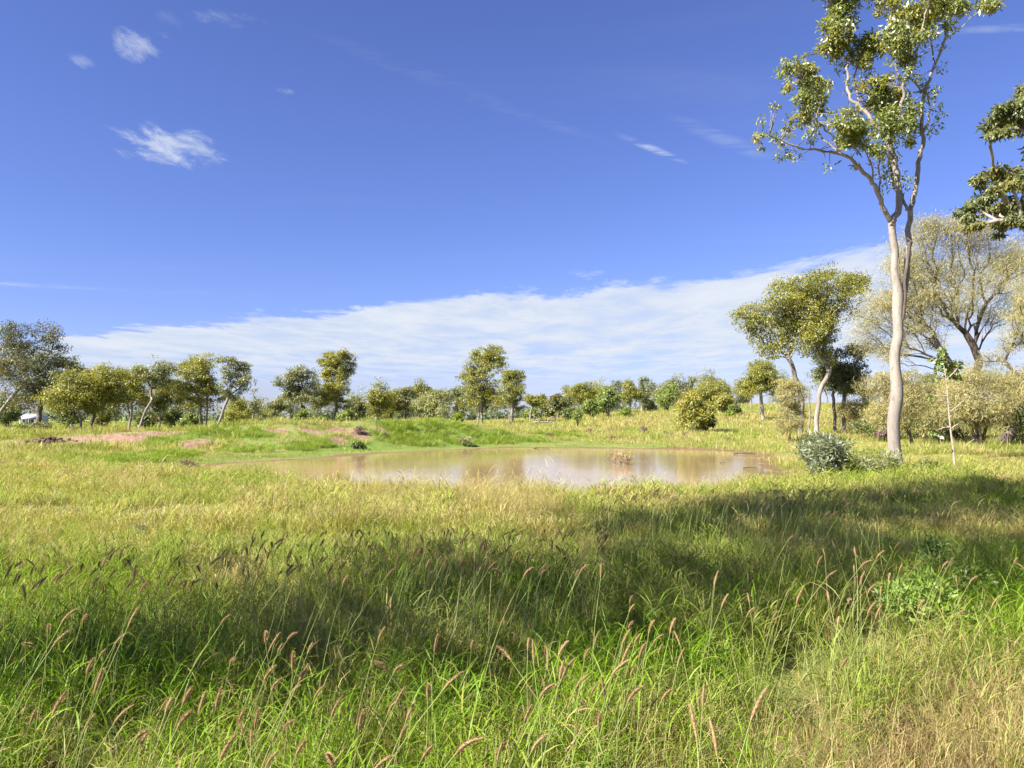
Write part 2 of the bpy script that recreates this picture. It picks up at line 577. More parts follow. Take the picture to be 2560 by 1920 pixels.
M['seed'] = seed_mat()
M['stem'] = plain_mat('green_grass_stem', (.17, .22, .05), (.27, .29, .08), 9, .6, .05)


def ground_mat():
    m, w = new_mat('ground_soil_and_turf')
    tc = w.n('ShaderNodeTexCoord').outputs['Object']
    soil = w.n('ShaderNodeAttribute', attribute_name='soil').outputs['Fac']
    lush = w.n('ShaderNodeAttribute', attribute_name='lush').outputs['Fac']
    mud = w.n('ShaderNodeAttribute', attribute_name='mud').outputs['Fac']
    n1 = w.noise(tc, .35, 6, .6)
    n2 = w.noise(tc, 5.0, 6, .65)
    n3 = w.noise(tc, 40.0, 4, .6)
    n4 = w.noise(w.n('ShaderNodeMapping', {'Vector': tc, 'Scale': (.25, 1, 1)}).outputs[0], .9, 5, .6)
    turf = w.mix(w.ss(n1, .35, .65), (.19, .23, .045), (.29, .29, .09))
    turf = w.mix(w.ss(n4, .5, .72), turf, (.31, .275, .10))
    turf = w.mix(w.ss(n2, .35, .75, 0, .55), turf, (.12, .15, .032))
    turf = w.mix(w.m('MULTIPLY', lush, .85), turf, w.mix(n2, (.09, .19, .02), (.20, .30, .05)))
    earth = w.mix(w.ss(n2, .3, .7), (.27, .165, .105), (.43, .28, .19))
    earth = w.mix(w.ss(w.noise(tc, 1.6, 7, .7), .48, .66, 0, .75), earth, (.20, .115, .075))
    earth = w.mix(w.ss(n3, .52, .72, 0, .6), earth, (.15, .09, .06))
    sm = w.ss(w.m('ADD', soil, w.m('MULTIPLY', w.m('SUBTRACT', n2, .5), .9)), .38, .62)
    c = w.mix(sm, turf, earth)
    mudc = w.mix(w.ss(n2, .3, .7), (.17, .105, .05), (.27, .17, .085))
    c = w.mix(w.ss(w.m('ADD', mud, w.m('MULTIPLY', w.m('SUBTRACT', n2, .5), .7)), .35, .6), c, mudc)
    rough = w.m('SUBTRACT', .95, w.m('MULTIPLY', mud, .45))
    b = w.n('ShaderNodeBump', {'Height': w.m('ADD', w.m('MULTIPLY', n2, .8), w.m('MULTIPLY', n3, .5)), 'Strength': .9, 'Distance': .12})
    bs = w.n('ShaderNodeBsdfPrincipled', {'Base Color': c, 'Roughness': rough, 'Normal': b.outputs[0], 'Specular IOR Level': .2})
    w.n('ShaderNodeOutputMaterial', {'Surface': bs.outputs[0]})
    return m


def water_mat():
    m, w = new_mat('muddy_water')
    tc = w.n('ShaderNodeTexCoord').outputs['Object']
    n1 = w.noise(tc, .22, 4, .55)
    n2 = w.noise(w.n('ShaderNodeMapping', {'Vector': tc, 'Scale': (1, 2.2, 1)}).outputs[0], 5.0, 3, .5)
    n3 = w.noise(tc, .5, 3, .5)
    c = w.mix(w.ss(n1, .35, .65), (.29, .19, .092), (.345, .23, .118))
    b = w.n('ShaderNodeBump', {'Height': n2, 'Strength': w.ss(n3, .4, .7, .006, .03), 'Distance': .05})
    bs = w.n('ShaderNodeBsdfPrincipled', {'Base Color': c, 'Roughness': .085, 'IOR': 1.6, 'Normal': b.outputs[0]})
    w.n('ShaderNodeOutputMaterial', {'Surface': bs.outputs[0]})
    return m


M['ground'] = ground_mat()
M['water'] = water_mat()

# ------------------------------------------------------------------ ground sheet and water
def axis(fine0, fine1, step, far, grow=1.12):
    c = list(np.arange(fine0, fine1 + 1e-6, step))
    s = step
    while c[-1] < far:
        s *= grow
        c.append(c[-1] + s)
    s = step
    while c[0] > -far:
        s *= grow
        c.insert(0, c[0] - s)
    return np.array(c)


gx, gy = axis(-34, 34, .45, 4000), axis(-4, 64, .4, 4000)
GX, GY = np.meshgrid(gx, gy)
GZ = height(GX, GY)
nx, ny = len(gx), len(gy)
ii = (np.arange(ny - 1)[:, None] * nx + np.arange(nx - 1)[None]).ravel()
quads = np.stack((ii, ii + 1, ii + nx + 1, ii + nx), 1)
SD = pond_sd(GX, GY)
soil_m = blob_mask(GX, GY, SOIL)
lush_m = np.maximum(blob_mask(GX, GY, LUSH), ((1 - sstep(np.abs(SD - 2.6), .6, 2.2)) * .75) * (GY > 24) * (fbm(GX, GY, 3, 31) > .42))
mud_m = np.where(SD < 0, 1, 1 - sstep(SD, .2, .5 + 2.2 * fbm(GX, GY, 3, 12) ** 2 + 2.2 * sstep(GX, 7, 10))) * .9
me = mesh_np('ground', np.stack((GX.ravel(), GY.ravel(), GZ.ravel()), 1), None, quads, M['ground'], True,
             pattr={'soil': soil_m.ravel(), 'lush': lush_m.ravel(), 'mud': mud_m.ravel()})
tag(link('ground', me), 'grassy uneven ground with bare pinkish soil patches around the pond', kind='structure')

pc = PONDS.mean(0)
ring = pc + (PONDS - pc) * 1.10
g = Geo()
rings = [pc + (ring - pc) * f for f in np.linspace(.08, 1, 12)]
for r_ in rings:
    g.V.append(np.column_stack((r_, np.full(len(r_), WATER_Z))))
nr = len(ring)
for i in range(11):
    j = np.arange(nr)
    k = (j + 1) % nr
    g.Q.append(np.stack((i * nr + j, i * nr + k, (i + 1) * nr + k, (i + 1) * nr + j), 1))
g.V.append(np.array([[pc[0], pc[1], WATER_Z]]))
j = np.arange(nr)
g.T.append(np.stack((j, (j + 1) % nr, np.full(nr, 12 * nr)), 1)[:, ::-1])
wm = g.mesh('water', M['water'], False)
tag(link('water', wm), 'still muddy brown water of the pond', kind='structure')

# ------------------------------------------------------------------ foliage and trees
def leaves_mesh(name, mat, clumps, n, L, W, droop=.5, seed=0, spread=1.0, outward=.35, fold=.15, tri=False):
    """clumps: rows (x,y,z, rx,ry,rz, weight, tone); n leaves in all"""
    rg = np.random.default_rng(seed)
    C = np.asarray(clumps, float)
    wt = C[:, 6] / C[:, 6].sum()
    idx = rg.choice(len(C), n, p=wt)
    u = unit(rg.normal(size=(n, 3)))
    rad = rg.random(n) ** .45 * spread
    off = u * rad[:, None] * C[idx, 3:6]
    p = C[idx, :3] + off
    ax = unit(rg.normal(size=(n, 3)) * .75 + np.array((0, 0, -droop)) + u * outward)
    # leaf faces tilted outwards and up, brightening the crown's sunny side by shape
    cen = np.average(C[:, :3], axis=0, weights=C[:, 6])
    out = unit(unit(p - cen) * .8 + u * .7 + np.array((0, 0, .55)) + rg.normal(size=(n, 3)) * .75)
    sd = unit(np.cross(ax, out))
    nr = np.cross(ax, sd)
    sz = .65 + .7 * rg.random(n)
    l = (L * sz)[:, None]
    w_ = (W * sz)[:, None]
    V = np.stack((p, p + ax * l * .45 + sd * w_ * .5 + nr * l * fold, p + ax * l, p + ax * l * .45 - sd * w_ * .5 + nr * l * fold), 1).reshape(-1, 3)
    if tri:      # far leaves: three corners are enough
        V = np.stack((p + sd * w_ * .5, p + ax * l, p - sd * w_ * .5), 1).reshape(-1, 3)
    q = np.arange((3 if tri else 4) * n).reshape(n, -1)
    r = np.clip(rg.random(n) * .8 + rg.random() * 0 + .1 * rg.normal(size=n) + .1, 0, 1)
    cl = np.clip(C[idx, 7] + rg.normal(size=n) * .12, 0, 1)
    return mesh_np(name, V, q if tri else None, None if tri else q, mat, False, fattr={'r': r, 'clump': cl})


def subclumps(lobes, k, rg, frac=.46, flat=.75, topbias=.25):
    """split each lobe (x,y,z,rx,ry,rz,[w]) into sub clumps"""
    out, own = [], []
    for li, lb in enumerate(lobes):
        x, y, z, rx, ry, rz = lb[:6]
        w = lb[6] if len(lb) > 6 else 1
        kk = max(2, int(round(k * w)))
        tone0 = rg.random()
        for _ in range(kk):
            u = unit(rg.normal(size=3) + np.array((0, 0, topbias)))
            f = .35 + .5 * rg.random()
            c = np.array((x, y, z)) + u * np.array((rx, ry, rz)) * f
            s = frac * (.7 + .6 * rg.random())
            out.append((*c, rx * s, ry * s, rz * s * flat, rx * ry / kk * min(1, w), np.clip(tone0 * .6 + rg.random() * .5 - .1, 0, 1)))
            own.append(li)
    return np.array(out), own


def auto_lobes(x0, x1, z0, z1, n, rg, shape='umbrella', dep=.85):
    cx, hw = (x0 + x1) / 2, (x1 - x0) / 2
    cz, hh = (z0 + z1) / 2, (z1 - z0) / 2
    lobes = []
    for i in range(n):
        for _ in range(50):
            u = unit(rg.normal(size=3))
            if shape == 'umbrella' and u[2] < -.5 and rg.random() < .5:
                continue
            break
        f = .50 + .26 * rg.random()
        r = .40 + .18 * rg.random()
        m = min(hw, hh)
        rr = r * (.5 * hw + .5 * m) * (.7 + .6 * rg.random())
        # azimuth spread evenly so the silhouette is filled
        a = 2 * math.pi * (i + rg.random() * .7) / n
        u = np.array((math.cos(a) * math.hypot(u[0], u[1]), math.sin(a) * math.hypot(u[0], u[1]), u[2]))
        c = np.array((cx, 0, cz)) + u * np.array((hw - rr * .5, (hw - rr * .5) * dep, hh - rr * .35)) * (f / .76)
        lobes.append((*c, rr, rr * .9, rr * (.55 + .45 * rg.random())))
    return lobes


def bez(a, b, c, n):
    t = np.linspace(0, 1, n)[:, None]
    return a * (1 - t) ** 2 + 2 * b * t * (1 - t) + c * t * t


def skeleton(trunks, targets, r_base, rg, sides=6, seg=None, rmin=.006, pw=.5):
    """grow branches: every target joins the nearest lower, inner point of what has already grown; thickness follows the number of tips carried"""
    pos, par, chains = [], [], []
    for P in trunks:
        i0 = len(pos)
        pos.extend(P)
        par.extend([-1] + list(range(i0, i0 + len(P) - 1)))
        chains.append(list(range(i0, i0 + len(P))))
    plen = [0.0] * len(pos)
    ntr = len(pos)
    tops = np.array([P[-1] for P in trunks])
    lo = min(P[int(len(P) * .45)][2] for P in trunks)
    T = np.asarray(targets, float)
    order = np.argsort(np.min(np.linalg.norm(T[:, None] - tops[None], axis=2), axis=1) * (.95 + .1 * rg.random(len(T))))
    seg = seg or max(.25, np.ptp(T[:, 2]) / 14)
    cnt_tip = []
    for ti in order:
        t = T[ti]
        A = np.array(pos)
        dv = t - A
        dist = np.linalg.norm(dv, axis=1)
        hor = np.hypot(dv[:, 0], dv[:, 1])
        cost = dist + .9 * np.maximum(0, A[:, 2] - t[2] + .25 * hor) + pw * np.array(plen)
        cost[A[:, 2] < lo * (.8 + .4 * rg.random())] += 1e3
        j = int(np.argmin(cost))
        d = dist[j]
        if d < 1e-3:
            continue
        n = max(2, int(d / seg) + 1)
        f = np.linspace(0, 1, n + 1)[1:]
        sag = np.array((0, 0, .10 * d)) + rg.normal(size=3) * .05 * d
        path = A[j] + dv[j] * f[:, None] + sag * (4 * f * (1 - f))[:, None] + rg.normal(size=(n, 3)) * .05 * seg * (f < 1)[:, None]
        ch = [j]
        for q in path:
            par.append(ch[-1])
            plen.append(plen[ch[-1]] + d / n)
            pos.append(q)
            ch.append(len(pos) - 1)
        chains.append(ch)
    pos = np.array(pos)
    cnt = np.zeros(len(pos))
    for ch in chains:
        cnt[ch[-1]] += 1
    for i in range(len(pos) - 1, -1, -1):
        if par[i] >= 0:
            cnt[par[i]] += cnt[i]
    tot = max(cnt[c[0]] for c in chains[:len(trunks)])
    rad = np.maximum(rmin, r_base * (cnt / tot) ** .5)
    g = Geo()
    for ci, ch in enumerate(chains):
        r = rad[ch].copy()
        if ci < len(trunks):
            z = pos[ch][:, 2]
            r = np.maximum(r, r_base * .35) * (1 + .45 * np.exp(-np.maximum(z, 0) / max(.3, r_base * 3)))
            r = np.minimum.accumulate(r)
            g.tube(pos[ch], r, sides + 2)
        else:
            r[0] = min(r[0], r[1] * 1.15)
            g.tube(pos[ch], r, 4 if r[0] < .03 else sides)
    return g


def tree(label, px, d, crown=None, lobes=None, nlobe=11, mat='gum', bark='bark_grey', r0=.18, fork=.35, n=5000, L=.3, W=.12, droop=.5, seed=0,
         shape='umbrella', k=14, stems=((0, 0),), name='gum_tree', cat='tree', group=None, twigs=True, frac=.29, lean=0.0, top=None, sides=6, limbs=True, flat=.75, outward=.35, big=1.08, fill=1.0, dens=1.12, spread=1.42, ttop=.5, veil=.55, pw=.5):
    """crown / lobes are given as picture measures of the tree at its own distance d; px is the foot of the trunk"""
    rg = np.random.default_rng(seed + 100)
    X = (px - 1280) / FPX * d * (CP + 0)
    base = np.array((X, d, hz(X, d)))
    bpx, bpy_ = project(base)
    s = d / FPX
    loc = lambda qx, qy: ((qx - px) * s, (bpy_ - qy) * s)
    if lobes is None:
        x0, z1 = loc(crown[0], crown[2])
        x1, z0 = loc(crown[1], crown[3])
        lobes = auto_lobes(x0, x1, z0, z1, nlobe, rg, shape)
    else:
        wid = (max(l[0] + l[2] for l in lobes) - min(l[0] - l[2] for l in lobes)) * s
        o = []
        for l in lobes:
            lx, lz = loc(l[0], l[1])
            dy = l[4] * s if len(l) > 4 else (rg.random() - .5) * wid * .7
            o.append((lx, dy, lz, l[2] * s, l[2] * s * .9, l[3] * s))
        lobes = o
    # filler lobes between neighbours, so that the crown hangs together
    extra = []
    for l in lobes:
        nb = sorted(lobes, key=lambda q: (q[0] - l[0]) ** 2 + (q[1] - l[1]) ** 2 * .5 + (q[2] - l[2]) ** 2)[1:4]
        for q in nb[:2]:
            f = .35 + .3 * rg.random()
            extra.append(tuple(l[i] * (1 - f) + q[i] * f + (rg.normal() * .12 * l[3] if i < 3 else 0) for i in range(6)))
    lobes = [l[:3] + tuple(v * big for v in l[3:6]) + (1.0,) for l in lobes] + [l[:3] + tuple(v * .85 * big for v in l[3:6]) + (.45 * fill,) for l in extra if fill > 0]
    n, L, W = int(n * dens * (2.6 if d > 55 else 2.0)), L * .64, W * .66
    zt = max(l[2] for l in lobes)
    zb = min(l[2] for l in lobes)
    root = thing(name, base, label, cat, group)
    ns = len(stems)
    sub, own = subclumps(lobes, k, rg, frac, flat)
    # thin veil of small sprays through the whole crown
    nv = int(veil * len(sub))
    V = []
    for _ in range(nv):
        a, b, c = (lobes[rg.integers(len(lobes))] for _ in range(3))
        f = rg.dirichlet((1, 1, 1))
        q = np.array([a[i] * f[0] + b[i] * f[1] + c[i] * f[2] for i in range(3)]) + rg.normal(size=3) * .25 * a[3]
        q[2] = q[2] + .12 * a[5]
        V.append((*q, a[3] * .26, a[3] * .26, a[5] * .22, np.mean(sub[:, 6]) * .75, rg.random() * .6))
    if nv:
        sub = np.vstack((sub, np.array(V)))
    trunks = []
    for (ox, oy) in stems:
        ox *= s
        oy *= s
        mine = lobes if ns == 1 else sorted(lobes, key=lambda l: abs(l[0] - ox * 2.2))[:max(2, len(lobes) // ns + 1)]
        tx = np.mean([l[0] for l in mine]) * .55 + lean
        ty = np.mean([l[1] for l in mine]) * .5 + oy
        H = zt * ttop
        zz = np.linspace(-.15, H, 8)
        t = np.clip(zz / H, 0, 1)
        wob = np.cumsum(rg.normal(size=(8, 2)), 0) * .014 * H * np.minimum(1, t * 3)[:, None]
        trunks.append(catmull(np.column_stack((ox + (tx - ox) * t ** 1.2 + wob[:, 0], oy + (ty - oy) * t ** 1.2 + wob[:, 1], zz)), 3))
    g = skeleton(trunks, np.vstack((np.array([l[:3] for l in lobes]), sub[:, :3])), r0 * .62 / math.sqrt(ns), rg, sides, pw=pw)
    link('trunk', g.mesh('trunk', M[bark]), root)
    link('crown', leaves_mesh('crown', M[mat], sub, n, L, W, droop, seed, spread=spread, outward=outward, tri=d > 55), root)
    return root


def shrub(label, px, py, w, h, mat='pale', n=1800, L=.16, W=.06, droop=.1, seed=0, d=None, name='shrub', cat='shrub', group=None, bark='bark_wattle', nl=9, outward=.6, shape='dome', stemh=.0, k=6, r=.03):
    rg = np.random.default_rng(seed + 500)
    if d is None:
        base = ground_at(px, py)
    else:
        X = (px - 1280) / FPX * d
        base = np.array((X, d, hz(X, d)))
    s = base[1] / FPX
    w2, hh = w * s / 2, h * s
    lobes = []
    for i in range(nl):
        a = 2 * math.pi * (i + rg.random() * .6) / nl
        f = (.3 + .4 * rg.random())
        zc = hh * (stemh + (1 - stemh) * (.28 + .45 * rg.random())) if i else hh * (.5 + .5 * stemh) + hh * .12
        if i == 0:
            f = 0
        if shape == 'loose':
            f = .15 + .75 * rg.random()
            zc = hh * (.26 + .62 * rg.random() ** .8 * (1 - .3 * f))
        taper = 1 - .45 * max(0, (zc / hh - .5) / .5)
        lobes.append((math.cos(a) * w2 * f * taper, math.sin(a) * w2 * f * taper, zc, w2 * .48, w2 * .48, hh * .27 * (1 - stemh * .5)))
    root = thing(name, base, label, cat, group)
    sub, own = subclumps(lobes, k, rg, .5, .9)
    g = Geo()
    for lb in lobes:
        c = np.array(lb[:3])
        a = np.array((rg.normal() * .06 * w2, rg.normal() * .06 * w2, -.08))
        B = bez(a, np.array((c[0] * .35, c[1] * .35, c[2] * .55)), c + (0, 0, .1 * hh), 6)
        g.tube(B, np.linspace(r * s * 30, r * s * 8, 6), 5)
    link('stem', g.mesh('stem', M[bark]), root)
    link('foliage', leaves_mesh('foliage', M[mat], sub, n, L, W, droop, seed, outward=outward), root)
    return root


# ---- left-hand wood
GL = 'gum trees along the left bank'
tree('tall dark gum leaning in from the left edge of the wood', -25, 72, lobes=[(-20, 850, 60, 40), (30, 830, 50, 32), (85, 818, 45, 28), (110, 850, 35, 24), (60, 880, 50, 30), (130, 895, 28, 18), (0, 920, 60, 34), (90, 925, 40, 20), (-40, 950, 55, 35), (-60, 890, 55, 40)],
     mat='shadegum', bark='bark_grey', r0=.26, n=4200, L=.30, W=.13, seed=1, lean=1.5, group=GL, fork=.35)
tree('dark broad gum with a thick black trunk second from the left edge', 88, 70, lobes=[(60, 915, 50, 28), (110, 900, 55, 28), (150, 915, 35, 20), (130, 945, 45, 24), (40, 970, 45, 30), (90, 1000, 45, 28), (20, 1010, 40, 30), (140, 985, 30, 22), (165, 925, 22, 12)],
     mat='shadegum', bark='bark_dark', r0=.36, n=4600, L=.30, W=.13, seed=2, group=GL, fork=.35)
tree('bushy golden olive tree with a thin bare trunk above the soil bank', 207, 58, crown=(100, 262, 925, 1062), nlobe=14, mat='gum', bark='bark_grey', r0=.16, n=7500, L=.24, W=.10, seed=3, group=GL, fork=.2, droop=.35)
tree('olive tree with a short dark trunk right beside the golden one', 224, 60, crown=(195, 330, 905, 1050), nlobe=13, mat='gum', bark='bark_dark', r0=.18, n=6500, L=.24, W=.10, seed=4, group=GL, fork=.25)
tree('olive gum with two slanting grey stems behind the bright green shrub', 325, 68, crown=(250, 385, 905, 1040), nlobe=12, mat='gum', bark='bark_grey', r0=.22, n=6000, L=.27, W=.11, seed=5, group=GL, fork=.25, stems=((0, 0), (-14, 30)))
tree('slender airy gum with a grey leaning trunk and an open grey top', 345, 66, lobes=[(385, 915, 42, 20), (410, 925, 22, 22), (360, 935, 26, 18), (400, 955, 30, 16), (370, 985, 26, 18), (430, 940, 12, 22)],
     mat='greygum', bark='bark_grey', r0=.17, n=2300, L=.26, W=.11, seed=6, group=GL, fork=.4, lean=.2)
tree('low leafy tree under the slender airy gum', 398, 74, crown=(355, 450, 955, 1060), nlobe=9, mat='darkgum', bark='bark_grey', r0=.16, n=4200, L=.28, W=.11, seed=7, group=GL, fork=.2, droop=.3)
tree('wide yellow olive gum with several thin stems left of the thin bare tree', 518, 70, lobes=[(440, 920, 35, 20), (480, 910, 35, 18), (530, 900, 32, 18), (500, 935, 40, 18), (430, 965, 30, 16), (470, 975, 50, 22), (520, 985, 45, 24), (480, 1015, 35, 28), (560, 990, 25, 20), (455, 1000, 25, 16), (510, 950, 30, 14)],
     mat='gum', bark='bark_grey', r0=.24, n=7500, L=.26, W=.11, seed=8, group=GL, fork=.25, stems=((0, 0), (-18, 20), (-8, -10)))
tree('open crowned grey gum on a forked trunk beside the wide yellow one', 537, 66, lobes=[(560, 900, 30, 14), (595, 910, 25, 15), (608, 930, 16, 20), (575, 935, 22, 14), (600, 965, 26, 20), (620, 950, 14, 14), (560, 970, 20, 14), (585, 1000, 16, 12)],
     mat='greygum', bark='bark_grey', r0=.18, n=2300, L=.25, W=.10, seed=9, group=GL, fork=.22)
tree('low rounded olive tree under the open grey crown, beside a bare thin tree', 580, 78, crown=(545, 640, 1000, 1060), nlobe=8, mat='gum', bark='bark_dark', r0=.14, n=3200, L=.28, W=.11, seed=10, group=GL, fork=.15)
tree('thin nearly bare tree standing alone against the pale sky', 636, 85, lobes=[(640, 955, 7, 12), (630, 1010, 14, 10), (648, 1005, 10, 9), (640, 1030, 12, 10), (622, 1030, 10, 8)],
     mat='greygum', bark='bark_grey', r0=.16, n=420, L=.3, W=.12, seed=11, group=GL, fork=.35)
tree('small sparse gum between the thin bare tree and the tall pair', 690, 95, crown=(665, 720, 978, 1050), nlobe=7, mat='greygum', bark='bark_grey', r0=.2, n=1700, L=.32, W=.13, seed=12, group=GL, fork=.25)
tree('blue grey spreading tree with a black forked trunk beside the tall green gum', 757, 85, lobes=[(765, 925, 22, 18), (740, 940, 28, 18), (710, 955, 24, 16), (780, 950, 22, 22), (735, 975, 35, 20), (770, 985, 30, 20), (715, 1000, 22, 14), (790, 1000, 22, 18), (750, 1005, 26, 14)],
     mat='greygum', bark='bark_dark', r0=.34, n=4200, L=.32, W=.13, seed=13, group=GL, fork=.3)
tree('tall yellow green gum on a pale trunk, left of the round bush', 841, 88, lobes=[(815, 890, 26, 13), (845, 885, 26, 11), (878, 893, 14, 14), (800, 905, 14, 16), (835, 908, 30, 15), (875, 920, 20, 20), (815, 935, 20, 14), (855, 940, 28, 18), (800, 970, 26, 16), (835, 975, 30, 20), (865, 975, 18, 18), (810, 1005, 28, 20), (850, 1010, 26, 18)],
     mat='gum', bark='bark_pale', r0=.32, n=6500, L=.32, W=.13, seed=14, group=GL, fork=.3)
GB = 'smaller trees in a row behind the bank'
for i, (px, c, lab, mt, d) in enumerate((
        (890, (868, 915, 985, 1050), 'small dark gum just right of the tall yellow green gum', 'darkgum', 115),
        (938, (915, 982, 955, 1050), 'rounded green gum with a white trunk before the middle row', 'gum', 108),
        (975, (950, 1005, 975, 1055), 'short olive gum half behind the rounded green gum', 'gum', 112),
        (1012, (980, 1050, 962, 1050), 'grey olive gum next to the round bush', 'darkgum', 112),
        (1055, (1030, 1085, 942, 1030), 'taller olive gum rising behind the round bush', 'gum', 120),
        (1140, (1118, 1165, 965, 1045), 'grey gum peeping out between round bush and tall gum', 'greygum', 125))):
    tree(lab, px, d, crown=(c[0] - 4, c[1] + 4, c[2], c[3] + 12), nlobe=12, mat=mt, bark='bark_grey' if i != 1 else 'bark_pale', r0=.2, n=3600, L=.36, W=.15, seed=20 + i, group=GB, fork=.25)
GM = 'tall gums right of the round bush'
tree('tallest green gum in the middle of the view, with two dark trunks', 1206, 100, lobes=[(1200, 885, 32, 15), (1240, 880, 32, 16), (1225, 900, 42, 18), (1170, 915, 18, 16), (1160, 945, 24, 20), (1195, 945, 30, 22), (1250, 925, 22, 22), (1180, 980, 40, 22), (1220, 985, 34, 28), (1165, 1005, 28, 18), (1240, 1005, 24, 18), (1200, 1020, 26, 14)],
     mat='gum', bark='bark_grey', r0=.34, n=8000, L=.34, W=.14, seed=30, group=GM, fork=.28, stems=((0, 0), (-11, 10)))
tree('second tall gum leaning on the right side of the middle gum', 1280, 106, lobes=[(1285, 935, 30, 14), (1265, 950, 22, 16), (1302, 955, 16, 20), (1275, 980, 30, 22), (1300, 990, 16, 20), (1262, 1005, 24, 16), (1290, 1015, 22, 14)],
     mat='gum', bark='bark_grey', r0=.3, n=4200, L=.34, W=.14, seed=31, group=GM, fork=.25)
GR = 'gums along the far right field edge'
for i, (px, c, lab, mt, d, br, nl, nn) in enumerate((
        (1325, (1312, 1350, 975, 1025), 'slim small gum on a thin trunk right of the tall middle pair', 'gum', 125, 'bark_grey', 6, 1300),
        (1352, (1335, 1372, 975, 1035), 'narrow drooping gum beside the slim small one', 'gum', 130, 'bark_grey', 6, 1500),
        (1397, (1370, 1418, 975, 1035), 'dark stemmed round gum at the left end of the field edge', 'darkgum', 125, 'bark_dark', 8, 2200),
        (1452, (1415, 1500, 947, 1010), 'umbrella shaped gum behind the large pale green bush', 'gum', 135, 'bark_grey', 9, 2600),
        (1520, (1490, 1545, 955, 1010), 'grey gum top showing above the large pale green bush', 'greygum', 140, 'bark_grey', 7, 1700),
        (1575, (1552, 1600, 952, 1020), 'leafy green gum on a straight trunk right of the pale green bush', 'gum', 120, 'bark_grey', 8, 2800),
        (1605, (1583, 1640, 938, 1020), 'tall grey topped gum touching the leafy green gum', 'greygum', 124, 'bark_grey', 8, 2000),
        (1660, (1632, 1702, 952, 1015), 'grey brown gum behind the middle wattle', 'greygum', 140, 'bark_grey', 8, 2300),
        (1725, (1710, 1745, 938, 985), 'thin grey gum at the left of the big olive crown', 'greygum', 150, 'bark_grey', 5, 900),
        (1790, (1735, 1828, 932, 1020), 'big olive domed gum at the back of the right field', 'gum', 130, 'bark_grey', 13, 5200),
        (1806, (1784, 1828, 968, 1022), 'small orange green tree on a thin stem before the olive dome', 'yellow', 100, 'bark_grey', 8, 2400),
        (1842, (1828, 1862, 955, 1030), 'misty grey gum left of the white trunked tree', 'greygum', 170, 'bark_grey', 6, 900))):
    tree(lab, px, d, crown=(c[0] - 3, c[1] + 3, c[2], c[3] + 10), nlobe=nl + 3, mat=mt, bark=br, r0=.22, n=int(nn * 1.3), L=.36, W=.15, seed=40 + i, group=GR, fork=.25)
BELT = [(15, 60, 'far gum at the left edge behind the leaning trunk'), (160, 62, 'far gum behind the golden olive tree'), (290, 60, 'far gum behind the two slanting grey stems'), (455, 58, 'far gum behind the wide yellow olive gum'), (600, 40, 'far low gum left of the thin bare tree'), (660, 36, 'far low gum right of the thin bare tree'),
        (725, 48, 'far gum under the blue grey tree'), (800, 56, 'far gum between the blue grey tree and the tall yellow green gum'), (915, 58, 'far gum behind the small dark gum'), (990, 66, 'far gum behind the short olive gum'), (1165, 60, 'far gum left behind the tallest green gum'), (1245, 62, 'far gum right behind the tallest green gum'),
        (1430, 54, 'far gum behind the dark stemmed round gum'), (1490, 66, 'far gum left behind the largest pale green wattle'), (1550, 58, 'far gum right behind the largest pale green wattle'), (1635, 60, 'far gum behind the low pale bush'), (1700, 62, 'far gum behind the yellow green bush'), (1765, 56, 'far gum under the big olive dome'), (1870, 46, 'far gum on the slope left of the white trunk'), (1945, 70, 'far gum on the slope right of the white trunk'), (2070, 64, 'far gum behind the trunks of the broad gum')]
for i, (px, hp, lab) in enumerate(BELT):
    d = 150 + 12 * (i * 5 % 4)
    _, gy_ = project((0, d, hz((px - 1280) / FPX * d, d)))
    tree(lab, px, d, crown=(px - 40 - i % 3 * 8, px + 40 + i % 2 * 10, gy_ - hp * 1.15 - 22, gy_ + 2), nlobe=11, mat=('greygum', 'gum', 'darkgum', 'greygum')[i % 4], r0=.2, n=2100, L=.42, W=.2, seed=200 + i, group='far gums closing the horizon', ttop=.35)
tree('dense olive tree with a white trunk left of the broad multi stemmed gum', 1908, 85, crown=(1840, 1962, 895, 1005), nlobe=13, mat='gum', bark='bark_pale', r0=.3, n=7500, L=.28, W=.12, seed=60, fork=.42, droop=.3)
tree('thin white stemmed gum behind the dense olive tree', 1878, 110, crown=(1860, 1900, 960, 1010), nlobe=5, mat='greygum', bark='bark_pale', r0=.18, n=700, L=.34, W=.13, seed=61, fork=.5)
tree('broad multi stemmed olive gum left of the tall pale trunk', 2022, 50, lobes=[
    (1860, 795, 40, 26, -20), (1895, 775, 40, 26, 30), (1930, 750, 45, 26, -60), (1975, 720, 50, 28, 20), (2025, 700, 52, 26, -30), (2080, 690, 55, 26, 40), (2130, 700, 45, 26, -10), (2160, 705, 25, 24, 20), (2110, 730, 50, 28, -50),
    (2050, 740, 50, 26, 60), (1990, 765, 44, 22, 0), (1945, 800, 34, 18, 50), (2030, 800, 45, 26, -50), (2075, 790, 40, 26, 30), (2125, 780, 32, 30, 0), (2010, 840, 38, 24, -70), (2060, 850, 36, 24, 40), (1950, 860, 34, 22, 10), (1915, 890, 28, 18, -20), (1985, 815, 36, 24, 20), (2065, 900, 30, 20, -10), (1890, 825, 26, 16, 10), (2000, 880, 24, 14, -30), (1880, 850, 14, 12, 0), (2100, 840, 26, 20, 60)],
     mat='gum', bark='bark_grey', r0=.42, n=19000, L=.21, W=.095, seed=62, ttop=.30, k=16, frac=.29, big=1.22, veil=1.0, stems=((0, 0), (-12, 25), (14, -10)))
